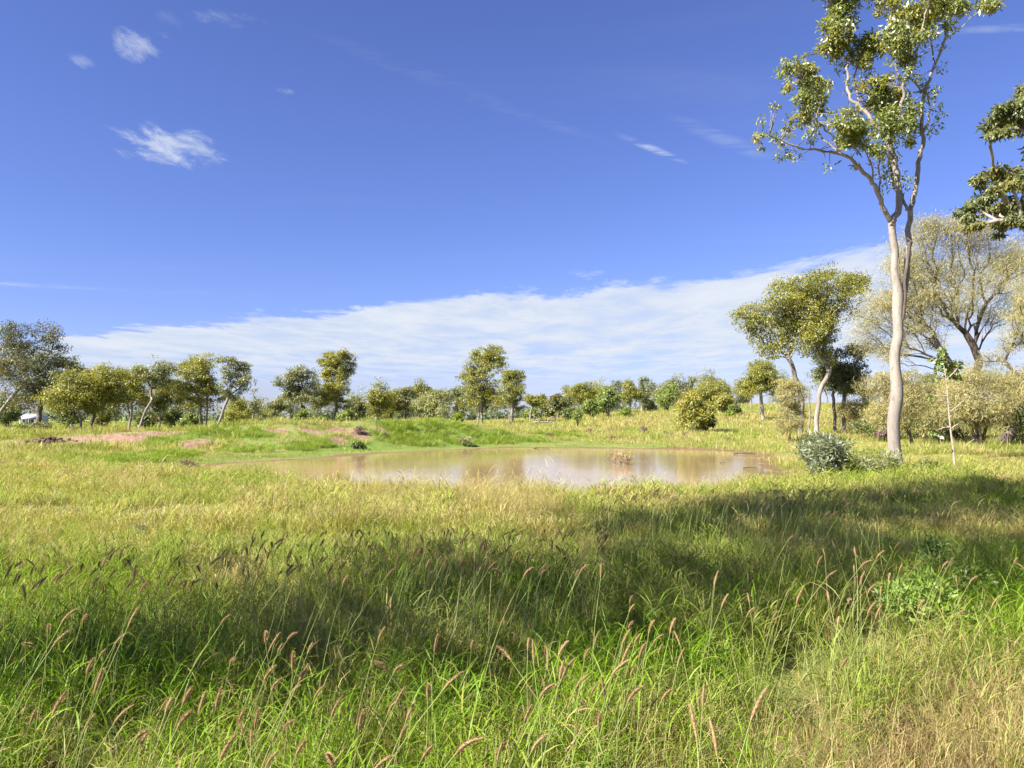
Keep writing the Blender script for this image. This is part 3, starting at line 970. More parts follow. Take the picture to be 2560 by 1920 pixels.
tree('dark green gum with two pale trunks tucked right of the broad gum', 2090, 53, lobes=[(2080, 890, 40, 26), (2130, 880, 40, 26), (2160, 920, 30, 24), (2100, 930, 50, 28), (2060, 930, 28, 22), (2145, 955, 32, 22), (2110, 970, 34, 20), (2075, 970, 26, 16)],
     mat='darkgum', bark='bark_grey', r0=.3, n=7000, L=.21, W=.10, seed=63, fork=.45, stems=((0, 0), (14, 0)))

for i, (px, c, lab) in enumerate(((2160, (2110, 2210, 950, 1020), 'hazy gum far behind the dark twin trunked gum'), (2330, (2270, 2400, 930, 1010), 'hazy gum far behind the slim wattle'), (2510, (2440, 2580, 920, 1005), 'hazy gum far behind the stout wattle'))):
    tree(lab, px, 120, crown=c, nlobe=9, mat='greygum', r0=.2, n=2200, L=.36, W=.15, seed=65 + i, group='far gums behind the wattles')

# ---- pale wattles on the right
GW = 'pale feathery wattles on the right'
tree('large pale feathery wattle with bare dark spreading branches behind the tall gum', 2440, 40, lobes=[
    (2300, 600, 60, 34, 0), (2360, 570, 60, 30, 40), (2420, 580, 60, 30, -30), (2290, 660, 60, 40, 30), (2240, 680, 45, 40, -40), (2200, 760, 60, 40, 20), (2160, 800, 40, 36, -20), (2190, 850, 45, 30, 60), (2240, 870, 40, 24, 0),
    (2500, 620, 60, 40, 20), (2550, 660, 50, 40, -20), (2590, 720, 50, 50, 0), (2470, 700, 50, 34, -60), (2380, 660, 50, 34, 70), (2290, 750, 36, 30, -60), (2350, 740, 40, 30, 60), (2600, 620, 60, 50, 30), (2540, 780, 36, 30, 60), (2340, 552, 40, 22, 10), (2410, 545, 36, 20, -20), (2480, 560, 40, 24, 30), (2260, 735, 30, 22, 30), (2400, 770, 28, 20, -40), (2490, 800, 26, 20, 20), (2310, 830, 26, 18, -20), (2270, 800, 26, 18, 30), (2360, 860, 24, 14, 40), (2220, 900, 30, 16, -30)],
     pw=.75,
     mat='wattle', bark='bark_wattle', r0=.44, n=32000, L=.32, W=.024, seed=70, ttop=.22, k=20, frac=.30, droop=.4, veil=1.0, big=1.3, spread=1.6, name='wattle_tree', group=GW, stems=((0, 0), (10, 10)), flat=1.0)
tree('right hand wattle with a leaning dark trunk at the edge of the view', 2500, 37, lobes=[(2560, 690, 60, 50), (2600, 760, 60, 50), (2640, 820, 60, 60), (2550, 800, 40, 40), (2520, 900, 40, 34)],
     mat='wattle', bark='bark_dark', r0=.36, ttop=.4, n=8000, L=.32, W=.026, seed=71, fork=.3, k=9, droop=.7, name='wattle_tree', group=GW, lean=2.0, flat=1.0)
tree('small pale wattle on a thin stem left of the broad gum trunks', 1973, 44, crown=(1918, 2027, 932, 1100), nlobe=15, mat='wattle', bark='bark_wattle', r0=.09, n=8000, L=.26, W=.028, seed=72, fork=.15, droop=.8, name='wattle_tree', group=GW, shape='round', ttop=.3)
tree('pale wattle bush on a slim stem just behind the tall pale trunk', 2280, 36, crown=(2150, 2350, 895, 1100), nlobe=26, mat='wattle', bark='bark_wattle', r0=.11, n=12000, L=.24, W=.026, seed=73, fork=.2, droop=.7, name='wattle_tree', group=GW, shape='round', ttop=.3)
tree('rounded wattle with a stout forked brown trunk in the right corner', 2445, 34, crown=(2345, 2545, 900, 1090), nlobe=24, mat='wattle', bark='bark_wattle', r0=.26, n=11000, L=.24, W=.026, seed=74, fork=.2, droop=.7, name='wattle_tree', group=GW, shape='round', ttop=.3, stems=((0, 0), (16, 5)))
tree('low wattle thicket spilling out of the right edge', 2590, 36, crown=(2480, 2700, 890, 1090), nlobe=20, mat='wattle', bark='bark_wattle', r0=.2, n=8000, L=.26, W=.028, seed=75, fork=.12, droop=.7, name='wattle_tree', group=GW, shape='round', ttop=.3)
tree('lower grey green wattle between the dark twin trunks and tall trunk', 2170, 52, crown=(2090, 2220, 985, 1098), nlobe=13, mat='wattle', bark='bark_wattle', r0=.1, n=4500, L=.28, W=.035, seed=76, fork=.1, droop=.7, name='wattle_tree', group=GW, shape='round', ttop=.3)

# ---- tall gum on the right: limbs traced one by one at its own distance
HD = 24.0


def hero_tree():
    X = (2236 - 1280) / FPX * HD
    base = np.array((X, HD, hz(X, HD)))
    root = thing('gum_tree', base, 'tall slender gum with a smooth pale trunk standing right of the pond', 'tree')
    s = HD / FPX

    def P3(pts, dy0=0, dy1=0):
        n = len(pts)
        return np.array([at(p[0], p[1], HD + (dy0 + (dy1 - dy0) * i / max(1, n - 1))) - base for i, p in enumerate(pts)])

    trunk = [(2238, 1182, 60), (2238, 1165, 44), (2238, 1148, 34), (2235, 1106, 29), (2234, 1050, 29), (2241, 1001, 30), (2242, 964, 29), (2237, 919, 26), (2237, 882, 25), (2245, 844, 25), (2245, 807, 24), (2244, 777, 25), (2245, 745, 27), (2243, 715, 22), (2236, 675, 19), (2238, 633, 18), (2233, 600, 17), (2230, 571, 17), (2230, 552, 18)]
    g = Geo()
    pt = P3(trunk)
    C = catmull(pt, 3)
    R = np.interp(np.linspace(0, 1, len(C)), np.linspace(0, 1, len(trunk)), [t[2] / 2 * s for t in trunk])
    g.tube(C, R, 14)
    link('trunk', g.mesh('trunk', M['bark_pale']), root)
    limbs = [  # points, width at foot, width at tip, depth offset at foot and tip, bark
        ([(2250, 772), (2259, 740), (2264, 700), (2267, 657), (2270, 624), (2272, 579), (2276, 536), (2284, 494), (2292, 455), (2297, 405), (2305, 367), (2307, 332), (2302, 290), (2309, 239), (2322, 201), (2338, 162), (2353, 127), (2359, 104), (2366, 60), (2372, 20), (2378, -40)], 17, 4, 0, .9, 'bark_pale'),
        ([(2230, 555), (2224, 545), (2207, 513), (2191, 471), (2176, 451), (2149, 421), (2126, 397), (2091, 382), (2048, 376), (2010, 372), (1983, 363), (1936, 342), (1898, 345)], 14, 2.5, 0, -.9, 'bark_pale'),
        ([(2230, 555), (2239, 540), (2247, 513), (2247, 471), (2243, 444), (2237, 409), (2230, 378), (2222, 351)], 17, 13, 0, .3, 'bark_pale'),
        ([(2222, 353), (2214, 336), (2183, 309), (2168, 282), (2149, 266), (2126, 247), (2118, 216), (2122, 193), (2116, 170), (2126, 143), (2106, 135), (2085, 122), (2090, 60)], 12, 3, .3, 1.2, 'bark_pale'),
        ([(2222, 353), (2230, 332), (2245, 305), (2253, 270), (2259, 239), (2261, 205), (2276, 174), (2292, 143), (2295, 96), (2311, 50), (2322, 0), (2330, -60)], 11, 3, .3, -.5, 'bark_grey'),
        ([(2243, 480), (2239, 467), (2228, 424), (2220, 394), (2205, 345), (2195, 290)], 8, 3, .1, 1.5, 'bark_dark'),
        ([(2307, 335), (2322, 301), (2324, 262), (2320, 235)], 7, 3, .5, .2, 'bark_pale'),
        ([(2110, 390), (2072, 359), (2041, 328), (2014, 305), (2020, 260)], 6, 2, -.4, .5, 'bark_grey'),
        ([(2100, 385), (2087, 347), (2056, 316), (2041, 297), (2050, 240), (2000, 200)], 6, 2, -.4, -1.2, 'bark_pale'),
        ([(2183, 458), (2181, 424), (2176, 401), (2150, 350), (2135, 310)], 5, 2, -.2, -1.0, 'bark_grey'),
        ([(2199, 480), (2199, 444), (2197, 409), (2207, 390), (2230, 330)], 5, 2, -.2, .9, 'bark_grey'),
        ([(2276, 538), (2264, 517), (2257, 494), (2250, 480)], 9, 5, .1, .1, 'bark_pale'),
        ([(2149, 266), (2140, 220), (2138, 185), (2160, 130), (2185, 110)], 5, 2, .8, 1.5, 'bark_pale'),
        ([(2261, 205), (2245, 185), (2240, 160), (2250, 110)], 6, 2, .2, 1.1, 'bark_dark'),
        ([(2310, 232), (2290, 210), (2270, 190), (2276, 180)], 5, 2, .4, -.3, 'bark_grey'),
        ([(2359, 104), (2380, 85), (2410, 62), (2434, 39), (2470, 15)], 5, 1.5, .8, .3, 'bark_grey'),
        ([(2292, 143), (2310, 135), (2325, 120), (2345, 70)], 4, 1.5, -.2, -1.0, 'bark_grey'),
        ([(2338, 162), (2330, 120), (2320, 60), (2318, 20)], 5, 2, .7, 1.4, 'bark_pale'),
        ([(2295, 100), (2260, 60), (2235, 25), (2225, -20)], 5, 2, -.3, .5, 'bark_grey'),
        ([(2214, 338), (2240, 300), (2262, 285)], 4, 2, .3, -.9, 'bark_grey'),
    ]
    tips = []
    for (pts, w0, w1, d0, d1, bk) in limbs:
        q = P3(pts, d0, d1)
        C = catmull(q, 3)
        rg = np.random.default_rng(len(pts) + int(w0))
        C[1:] += rg.normal(size=C[1:].shape) * .02
        g = Geo()
        g.tube(C, np.linspace(w0, w1, len(C)) / 2 * s, 8)
        # dead snags and spurs
        for _ in range(3):
            i = rg.integers(2, len(C) - 1)
            e = C[i] + rg.normal(size=3) * .18 + np.array((0, 0, .08))
            g.tube(np.array([C[i], (C[i] + e) / 2, e]), [.02, .012, .004], 4)
        link('limb', g.mesh('limb', M[bk]), root)
        tips.append(C)
    # dark strips: painted shade down the stem's right side, and the bark scar
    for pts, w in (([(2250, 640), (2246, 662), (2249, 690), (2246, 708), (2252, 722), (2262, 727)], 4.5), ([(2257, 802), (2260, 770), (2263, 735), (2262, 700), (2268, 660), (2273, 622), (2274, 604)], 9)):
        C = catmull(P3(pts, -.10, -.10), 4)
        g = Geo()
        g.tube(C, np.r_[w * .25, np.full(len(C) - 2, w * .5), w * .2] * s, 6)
        link('bark_shade_strip', g.mesh('bark_shade_strip', M['bark_dark']), root)
    L = [(2102, 35, 45, 45), (2087, 77, 42, 46), (2079, 116, 40, 35), (2110, 5, 42, 20), (2149, 116, 42, 36), (2187, 108, 42, 36), (2249, 96, 52, 50), (2230, 23, 22, 30), (2187, 15, 16, 28), (2295, 31, 55, 40), (2353, 31, 55, 40),
         (2372, 65, 22, 26), (2400, 15, 28, 25), (2469, 15, 36, 17), (1994, 185, 42, 28), (1967, 214, 22, 18), (2033, 208, 38, 28), (2068, 216, 14, 18), (2025, 255, 44, 36), (2056, 270, 22, 26), (1994, 297, 28, 22), (1971, 320, 13, 15),
         (1942, 262, 13, 11), (1894, 336, 15, 18), (1902, 370, 11, 11), (1952, 359, 13, 13), (2126, 301, 42, 32), (2187, 247, 42, 34), (2226, 262, 46, 44), (2226, 301, 46, 38), (2268, 309, 32, 38), (2276, 343, 26, 26), (2280, 266, 22, 28),
         (2133, 343, 40, 28), (2110, 351, 18, 24), (2187, 375, 30, 20), (2172, 212, 30, 22), (2199, 205, 32, 24), (2149, 154, 28, 24), (2276, 185, 20, 16), (2141, 417, 12, 10), (2160, 160, 26, 16), (2260, 150, 30, 22), (2325, 90, 26, 22), (2090, -40, 60, 40), (2240, -50, 80, 40), (2370, -45, 70, 40),
         (1990, 140, 9, 5), (2012, 133, 7, 6), (1960, 145, 6, 5)]
    rg = np.random.default_rng(5)
    lobes = []
    for (x, y, rx, ry) in L:
        # hang each clump near the limb that passes closest to it in view
        best = min(tips, key=lambda C: np.min(np.hypot(*(C[:, [0, 2]] - (at(x, y, HD) - base)[[0, 2]]).T)))
        j = int(np.argmin(np.hypot(*(best[:, [0, 2]] - (at(x, y, HD) - base)[[0, 2]]).T)))
        dy = best[j, 1] + rg.normal() * .35
        p = at(x, y, HD + dy) - base
        lobes.append((*p, rx * s * 1.12, max(rx, ry) * s, ry * s * 1.12, max(.45, (rx * ry) / 1100)))
    sub, own = subclumps(lobes, 10, rg, .38, .9, .15)
    ex = []
    for C in tips:
        if np.ptp(C[:, 2]) < .6:
            continue
        for _ in range(9):
            q = C[rg.integers(int(len(C) * .55), len(C))] + rg.normal(size=3) * (.22, .3, .22)
            if q[2] > 9.0:
                ex.append((*q, .17, .17, .15, np.mean(sub[:, 6]) * .35, rg.random() * .6))
    sub = np.vstack((sub, np.array(ex)))
    g = Geo()
    allp = np.concatenate(tips)
    for si, c in enumerate(sub):
        if c[3] < .02:
            continue
        i = int(np.argmin(np.linalg.norm(allp - c[:3], axis=1)))
        st = allp[i]
        md = (st + c[:3]) / 2 + rg.normal(size=3) * .1 * np.linalg.norm(st - c[:3])
        g.tube(bez(st, md, c[:3], 4), [.016, .012, .009, .004], 4)
    tag(link('twigs', g.mesh('twigs', M['bark_grey']), root), kind='stuff')
    link('crown', leaves_mesh('crown', M['hero'], sub, 30000, .14, .052, .7, 5, 1.25), root)


hero_tree()


def explicit_tree(label, base, lobes, trunk_pts, limbs, n, L, W, mat, bark, r0, seed, group=None):
    """lobes in metres from the foot; limbs: lists of points in metres"""
    root = thing('gum_tree', base, label, 'tree', group)
    rg = np.random.default_rng(seed)
    sub, own = subclumps(lobes, 8, rg, .44, .85)
    g = skeleton([catmull(trunk_pts, 4)], np.vstack((np.array([l[:3] for l in lobes]), sub[:, :3])), r0 * .75, rg, 7, .4)
    link('trunk', g.mesh('trunk', M[bark]), root)
    link('crown', leaves_mesh('crown', M[mat], sub, n, L, W, .8, seed, 1.4), root)
    return root


# gum whose foliage reaches in at the right edge
ED = 19.0
eX = (2790 - 1280) / FPX * ED
eb = np.array((eX, ED, hz(eX, ED)))
es = ED / FPX
elobes = []
rg0 = np.random.default_rng(77)
for (x, y, rx, ry) in [(2550, 235, 18, 28), (2527, 278, 38, 18), (2504, 309, 40, 22), (2496, 338, 26, 13), (2552, 301, 26, 34), (2442, 451, 24, 15), (2504, 430, 24, 20), (2550, 444, 28, 32), (2511, 468, 22, 16), (2419, 529, 23, 24), (2457, 502, 28, 18), (2496, 517, 32, 20), (2546, 502, 28, 26),
                       (2504, 556, 30, 14), (2542, 552, 22, 16), (2434, 562, 20, 9), (2496, 588, 11, 9), (2600, 260, 45, 45), (2610, 460, 50, 45), (2640, 340, 50, 50), (2720, 150, 90, 60), (2800, 300, 90, 70), (2860, 100, 100, 80), (2900, 420, 80, 60), (2780, -20, 100, 70), (2680, 540, 50, 35)]:
    p = at(x, y, ED + rg0.normal() * .7) - eb
    elobes.append((*p, rx * es * 1.15, rx * es * 1.1, ry * es * 1.2, .8 if x < 2620 else .3))
explicit_tree('dark leaved gum reaching its branches in at the right edge', eb, elobes, [(0, 0, -.2), (-.1, 0, 2), (.1, .1, 4), (-.3, 0, 6.0)], None, 27000, .13, .045, 'darkgum', 'bark_grey', .22, 78)

# tall gum behind the photographer's left shoulder: throws the long shade over the foreground grass
cb = np.array((-7.5, 1.6, 0.0))
rg0 = np.random.default_rng(91)
cl = []
for z_, rad, nn in ((4.7, .6, 2), (5.7, 1.1, 3), (6.8, 1.9, 5), (8.2, 2.2, 6), (9.6, 2.3, 6), (11.0, 2.4, 6), (12.4, 2.4, 6), (13.8, 2.2, 5), (15.2, 1.9, 5), (16.4, 1.2, 3)):
    for i in range(nn):
        a = 2 * math.pi * (i + rg0.random() * .6) / nn
        f = rad * (.45 + .45 * rg0.random())
        cl.append((math.cos(a) * f, math.sin(a) * f, z_ + rg0.normal() * .35, .95, .95, .75, 1.0))
explicit_tree('tall gum beside the photographer that shades the foreground grass', cb, cl, [(0, 0, -.2), (.1, 0, 3), (-.1, .1, 6), (.1, 0, 9), (0, 0, 12.5), (.1, 0, 16)], None, 8600, .20, .085, 'gum', 'bark_grey', .27, 92)
cb = np.array((-8.4, 4.7, 0.0))
cl = []
for z_, rad, nn in ((10.0, 1.4, 3), (11.4, 1.9, 4), (12.8, 2.2, 5), (14.2, 2.4, 5), (15.6, 2.4, 5), (17.0, 2.2, 5), (18.4, 1.8, 4), (19.6, 1.0, 2)):
    for i in range(nn):
        a = 2 * math.pi * (i + rg0.random() * .6) / nn
        f = rad * (.45 + .45 * rg0.random())
        cl.append((math.cos(a) * f, math.sin(a) * f, z_ + rg0.normal() * .35, .95, .95, .75, 1.0))
explicit_tree('second tall gum left of the photographer that shades the ground by the pale trunk', cb, cl, [(0, 0, -.2), (.1, 0, 4), (-.1, .1, 8), (.1, 0, 12), (0, 0, 15), (.1, 0, 18)], None, 8500, .20, .085, 'gum', 'bark_grey', .28, 93)

# ---- shrubs and bushes
shrub('dense dome shaped silver green bush beside the middle gums', 1083, 1062, 112, 104, 'dome', 12000, .42, .07, .9, 1, d=92, nl=16, outward=.3, k=8, name='bush', cat='bush')
shrub('round yellow green bush on the far shore, casting shade on its right', 1735, 1082, 96, 106, 'yellow', 8500, .24, .07, .2, 2, d=62, nl=16, shape='loose', name='bush', cat='bush', stemh=.12)
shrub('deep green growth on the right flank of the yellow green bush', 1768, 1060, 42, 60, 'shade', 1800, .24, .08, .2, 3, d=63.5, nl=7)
shrub('small leafy green sapling bush standing alone in the golden field', 1444, 1063, 28, 46, 'pale', 1500, .22, .07, .1, 4, d=80, nl=8, stemh=.1)
GP = 'pale green wattle bushes at the field edge'
shrub('largest pale green wattle bush at the field edge', 1520, 1045, 70, 78, 'pale', 6500, .36, .09, .5, 5, d=108, nl=13, group=GP, name='bush', cat='bush')
shrub('left lower part bush leaning on the largest pale green wattle', 1482, 1048, 56, 52, 'pale', 3500, .36, .09, .5, 6, d=106, nl=10, group=GP, name='bush', cat='bush')
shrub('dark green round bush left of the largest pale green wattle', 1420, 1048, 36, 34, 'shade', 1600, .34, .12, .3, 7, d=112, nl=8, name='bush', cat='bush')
shrub('squat bright bush at the right foot of the largest pale green wattle', 1563, 1048, 34, 24, 'fresh', 1300, .30, .10, .2, 8, d=102, nl=8, name='bush', cat='bush')
shrub('tall pale green wattle bush left of the yellow green bush', 1670, 1040, 62, 70, 'pale', 4500, .38, .09, .5, 9, d=112, nl=11, group=GP, name='bush', cat='bush')
shrub('low pale bush between the leafy gum and tall pale bush', 1625, 1034, 50, 26, 'pale', 1600, .38, .11, .3, 10, d=125, nl=8, group=GP, name='bush', cat='bush')
shrub('small dark tree like shrub on the slope of the right field', 1838, 1035, 30, 32, 'shade', 1100, .30, .13, .1, 11, d=95, nl=7, stemh=.2)
shrub('low light green shrub below the small dark shrub', 1822, 1044, 30, 14, 'fresh', 800, .28, .11, .1, 12, d=90, nl=6)
shrub('slim light green sapling at the right foot of the dome bush', 1148, 1060, 28, 42, 'fresh', 900, .30, .10, .2, 13, d=88, nl=7, stemh=.1)
shrub('bright lime green shrub at the foot of the left wood', 300, 1092, 46, 28, 'fresh', 1600, .18, .07, .1, 14, d=56, nl=8)
shrub('mid green shrub left of the lime green one', 255, 1092, 50, 24, 'pale', 1400, .18, .06, .1, 15, d=57, nl=8)
shrub('dull green bush near the left edge, right of the leaning trunk', 45, 1090, 50, 34, 'pale', 1900, .2, .07, .1, 16, d=60, nl=9)
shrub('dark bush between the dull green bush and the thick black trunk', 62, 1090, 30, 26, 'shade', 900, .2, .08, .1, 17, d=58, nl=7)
shrub('brownish bush under the dark broad gum', 110, 1088, 66, 36, 'darkgum', 2100, .2, .08, .2, 18, d=62, nl=9)
shrub('second brownish bush left of the thin bare trunk', 140, 1090, 30, 26, 'darkgum', 900, .2, .08, .2, 19, d=60, nl=7)
shrub('pale grey shrub behind the thin bare trunk', 180, 1086, 40, 24, 'dome', 1000, .2, .07, .2, 20, d=66, nl=7)
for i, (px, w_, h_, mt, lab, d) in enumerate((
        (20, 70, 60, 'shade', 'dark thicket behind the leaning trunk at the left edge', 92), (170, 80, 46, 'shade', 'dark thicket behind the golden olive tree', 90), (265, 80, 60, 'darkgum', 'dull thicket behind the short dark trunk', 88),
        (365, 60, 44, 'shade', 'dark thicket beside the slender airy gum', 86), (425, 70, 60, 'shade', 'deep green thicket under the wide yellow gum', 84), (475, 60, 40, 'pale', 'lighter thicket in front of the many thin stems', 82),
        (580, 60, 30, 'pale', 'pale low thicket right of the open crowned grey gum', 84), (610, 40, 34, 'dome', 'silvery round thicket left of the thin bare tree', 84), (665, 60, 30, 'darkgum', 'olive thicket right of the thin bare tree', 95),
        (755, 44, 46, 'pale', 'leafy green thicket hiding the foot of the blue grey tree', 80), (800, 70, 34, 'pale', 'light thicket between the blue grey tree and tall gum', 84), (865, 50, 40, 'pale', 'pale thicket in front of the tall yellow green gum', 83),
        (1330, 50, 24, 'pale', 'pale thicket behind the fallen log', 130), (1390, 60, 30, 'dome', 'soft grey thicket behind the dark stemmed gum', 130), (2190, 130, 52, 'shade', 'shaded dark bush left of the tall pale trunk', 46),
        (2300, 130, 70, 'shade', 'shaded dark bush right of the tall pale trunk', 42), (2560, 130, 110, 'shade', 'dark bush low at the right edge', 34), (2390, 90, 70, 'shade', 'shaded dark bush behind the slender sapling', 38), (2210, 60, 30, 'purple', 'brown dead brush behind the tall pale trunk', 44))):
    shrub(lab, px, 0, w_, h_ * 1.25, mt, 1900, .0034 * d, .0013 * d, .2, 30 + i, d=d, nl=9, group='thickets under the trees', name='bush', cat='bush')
shrub('small dark round shrub on the far bank at the water', 899, 1124, 42, 20, 'shade', 1100, .12, .05, .1, 60, nl=7)
shrub('grey green shrub at the water below the tall grass', 1162, 1116, 44, 26, 'dome', 1300, .16, .04, .1, 61, nl=8)
GD = 'dead purplish bushes along the far shore'
for i, (px, d, w_, h_, lab) in enumerate(((2345, 41, 190, 175, 'pale wattle bush filling the gap behind the slender sapling'), (2235, 44, 150, 150, 'pale wattle bush low behind the tall pale trunk'), (2545, 39, 180, 200, 'pale wattle bush under the right hand leaning trunk'), (2410, 47, 170, 230, 'taller pale wattle bush behind the rounded wattle'), (2120, 60, 90, 90, 'pale wattle bush behind the twin pale trunks'))):
    shrub(lab, px, 0, w_, h_, 'wattle', 4200, .26, .03, .6, 130 + i, d=d, nl=14, group=GW, name='bush', cat='bush', k=9)
for i, (px, py, w_, h_, lab) in enumerate(((1475, 1086, 26, 14, 'leftmost dead purplish bush in the row on the far shore'), (1526, 1085, 30, 14, 'dead purplish bush second from the left in the far shore row'), (1608, 1086, 28, 18, 'tallest dead purplish bush in the middle of the far shore row'),
                                           (1668, 1093, 30, 14, 'dead purplish bush just left of the yellow green bush'), (1716, 1093, 24, 12, 'dead purplish bush at the foot of the yellow green bush'), (1690, 1080, 26, 12, 'dead purplish bush behind the row beside the yellow bush'), (1375, 1092, 16, 8, 'tiny dead bush at the left end of the far shore'),
                                           (900, 1085, 34, 20, 'dead purplish bush on the pink soil below the tall gum'), (1532, 1101, 22, 9, 'low dead bush nearest the water on the far shore'), (470, 1168, 50, 12, 'greyish dead brush at the left tip of the pond'), (1822, 1104, 16, 8, 'small dead bush right of the round bush shade'))):
    shrub(lab, px, py, w_, h_, 'purple', 700, .14, .02, -.2, 80 + i, nl=7, group=GD, bark='twig')


def willow_shrub():
    root = shrub('grey green shrub with long narrow leaves left of the pale trunk', 2058, 1196, 124, 128, 'willow', 6800, .15, .030, -.25, 99, d=20.3, nl=15, outward=1.0, k=8, shape='loose')


willow_shrub()
shrub('low brown grass grown shrub at the foot of the pale trunk', 2178, 1180, 130, 84, 'dome', 3200, .15, .018, -.6, 100, d=20.5, nl=12, bark='twig', shape='loose', outward=.7)
shrub('low dark shrub in the shade right of the pale trunk', 2320, 1180, 110, 34, 'shade', 1900, .10, .035, .0, 101, d=21, nl=9)


def sapling():
    d = 22.0
    px = 2386
    X = (px - 1280) / FPX * d
    base = np.array((X, d, hz(X, d)))
    root = thing('sapling', base, 'thin broad leaved sapling with bare white twigs right of the pale trunk', 'tree')
    rg = np.random.default_rng(3)
    P = lambda l: np.array([at(x, y, d + (dy[0] if dy else 0)) - base for x, y, *dy in l])
    g = Geo()
    C = catmull(P([(2388, 1178), (2384, 1130), (2378, 1085), (2374, 1050), (2370, 1000), (2367, 960), (2360, 915), (2352, 870)]), 3)
    g.tube(C, np.linspace(.035, .008, len(C)), 7)
    for l in ([(2376, 1070), (2360, 1058), (2345, 1045, -.3)], [(2376, 1068), (2355, 1070), (2340, 1078, .2)], [(2377, 1072), (2395, 1060), (2412, 1062, .3)], [(2374, 1030), (2400, 1010), (2420, 990, -.2)], [(2370, 990), (2345, 990), (2325, 985, .2)], [(2366, 950), (2390, 925), (2400, 905, .3)], [(2372, 1010), (2350, 1000), (2338, 1010, .3)]):
        B = catmull(P(l), 3)
        g.tube(B, np.linspace(.02, .006, len(B)), 5)
    link('trunk', g.mesh('trunk', M['twig']), root)
    lobes = []
    for (x, y, rx, ry) in ((2365, 920, 26, 22), (2345, 905, 18, 20), (2385, 940, 18, 16), (2352, 880, 14, 16), (2328, 992, 14, 10), (2325, 1082, 16, 8), (2412, 1062, 8, 6), (2400, 910, 14, 10), (2350, 1085, 8, 6), (2340, 950, 10, 8), (2420, 985, 8, 6)):
        p = at(x, y, d + rg.normal() * .2) - base
        s = d / FPX
        lobes.append((*p, rx * s, rx * s, ry * s, rx * ry / 300))
    sub, own = subclumps(lobes, 6, rg, .5, .9)
    link('crown', leaves_mesh('crown', M['broad'], sub, 420, .13, .085, .5, 4), root)


sapling()


def branch_thing(label, pts, r0, r1, mat='twig', name='dead_branch', cat='branch', forks=()):
    base = pts[0].copy()
    root = thing(name, base, label, cat)
    g = Geo()
    C = catmull(np.array(pts) - base, 4)
    rg = np.random.default_rng(len(label))
    C[1:-1] += rg.normal(size=C[1:-1].shape) * r0 * .25
    g.tube(C, np.linspace(r0, r1, len(C)), 7, True)
    link('stem', g.mesh('stem', M[mat]), root)
    for f in forks:
        F = catmull(np.array(f) - base, 3)
        g = Geo()
        g.tube(F, np.linspace(r0 * .5, r1 * .6, len(F)), 5, True)
        link('twig', g.mesh('twig', M[mat]), root)
    return root


b = ground_at(2410, 1128)
branch_thing('pale dead branch sticking up slanted from the grass in the right corner', [b + (0, 0, -.05), at(2418, 1112, b[1]), at(2432, 1100, b[1]), at(2450, 1092, b[1] + .2)], .035, .012, forks=[[at(2430, 1102, b[1]), at(2440, 1104, b[1]), at(2446, 1110, b[1] - .2)]])
b = ground_at(1322, 1062)
branch_thing('fallen grey log lying at the field edge right of the middle gums', [b + (0, 0, .12), b + (1.6, .2, .35), b + (3.4, .5, .2)], .16, .07, 'bark_grey', 'fallen_log', 'log', [[b + (1.2, .1, .3), b + (1.0, 0, .8), b + (.4, -.1, 1.2)], [b + (2.2, .3, .3), b + (2.5, .3, .8), b + (3.1, .2, 1.0)]])
wp = lambda px, py: at(px, py, (CAMZ - WATER_Z) * FPX / (py - 1040))
b = wp(1334, 1121)
branch_thing('thin dark stick floating near the far shore of the pond', [b + (0, 0, .02), b + (.4, .05, .04), b + (.9, 0, .02)], .035, .02, 'bark_dark', 'floating_stick', 'stick')
b = wp(1834, 1136)
branch_thing('dark branch lying in the water at the right shore', [b + (0, 0, .03), b + (.4, 0, .07), b + (.8, .1, .04), b + (1.1, .1, .03)], .035, .015, 'bark_dark', 'floating_branch', 'branch', [[b + (.4, 0, .07), b + (.35, .1, .22), b + (.3, .1, .28)]])
b = wp(1858, 1172)
branch_thing('short dark stick at the right water edge below the branch', [b + (0, 0, .02), b + (.25, 0, .05), b + (.5, .1, .03)], .025, .012, 'bark_dark', 'floating_stick', 'stick')
b = wp(1688, 1180)
branch_thing('tiny bent twig standing in the bright water', [b + (0, 0, -.05), b + (.02, 0, .1), b + (.08, 0, .2)], .012, .006, 'bark_dark', 'standing_twig', 'twig')
b = wp(1800, 1158)
branch_thing('small dark twig floating right of the bent twig', [b + (0, 0, .01), b + (.1, 0, .03), b + (.22, 0, .01)], .016, .008, 'bark_dark', 'floating_stick', 'stick')


def reed_clump():
    """dead cane tops standing in the water"""
    c = wp(1545, 1160)
    root = thing('reed_clump', c, 'clump of dead brown reeds standing in the pond with mirrored stalks', 'reeds')
    rg = np.random.default_rng(8)
    g = Geo()
    cl = []
    s = c[1] / FPX
    for i in range(46):
        u = rg.random()
        x = (-24 + 50 * u + rg.normal() * 1.5) * s
        h = (17 + 10 * math.sin(u * 9) * .5 + rg.normal() * 4) * s
        h = max(h, .12)
        y = rg.normal() * .18
        lean = rg.normal() * .12 + .05
        P = np.array([(x, y, -.15), (x + lean * .3, y, h * .5), (x + lean, y + rg.normal() * .04, h)])
        g.tube(catmull(P, 2), np.linspace(.014, .006, 5), 5)
        cl.append((*P[2], .05, .05, .07, 1, rg.random()))
        if rg.random() < .5:
            e = P[1] + np.array((rg.normal() * .12, rg.normal() * .05, .08))
            g.tube(np.array([P[1], e]), [.01, .004], 4)
    link('stalk', g.mesh('stalk', M['reed']), root)
    link('dead_leaf', leaves_mesh('dead_leaf', M['drygrass'], cl, 420, .11, .018, .3, 6), root)['kind'] = 'stuff'


M['drygrass'] = leaf_mat('dead_reed_leaf', (.26, .18, .09), (.48, .35, .18), .03, .5, .25)
reed_clump()

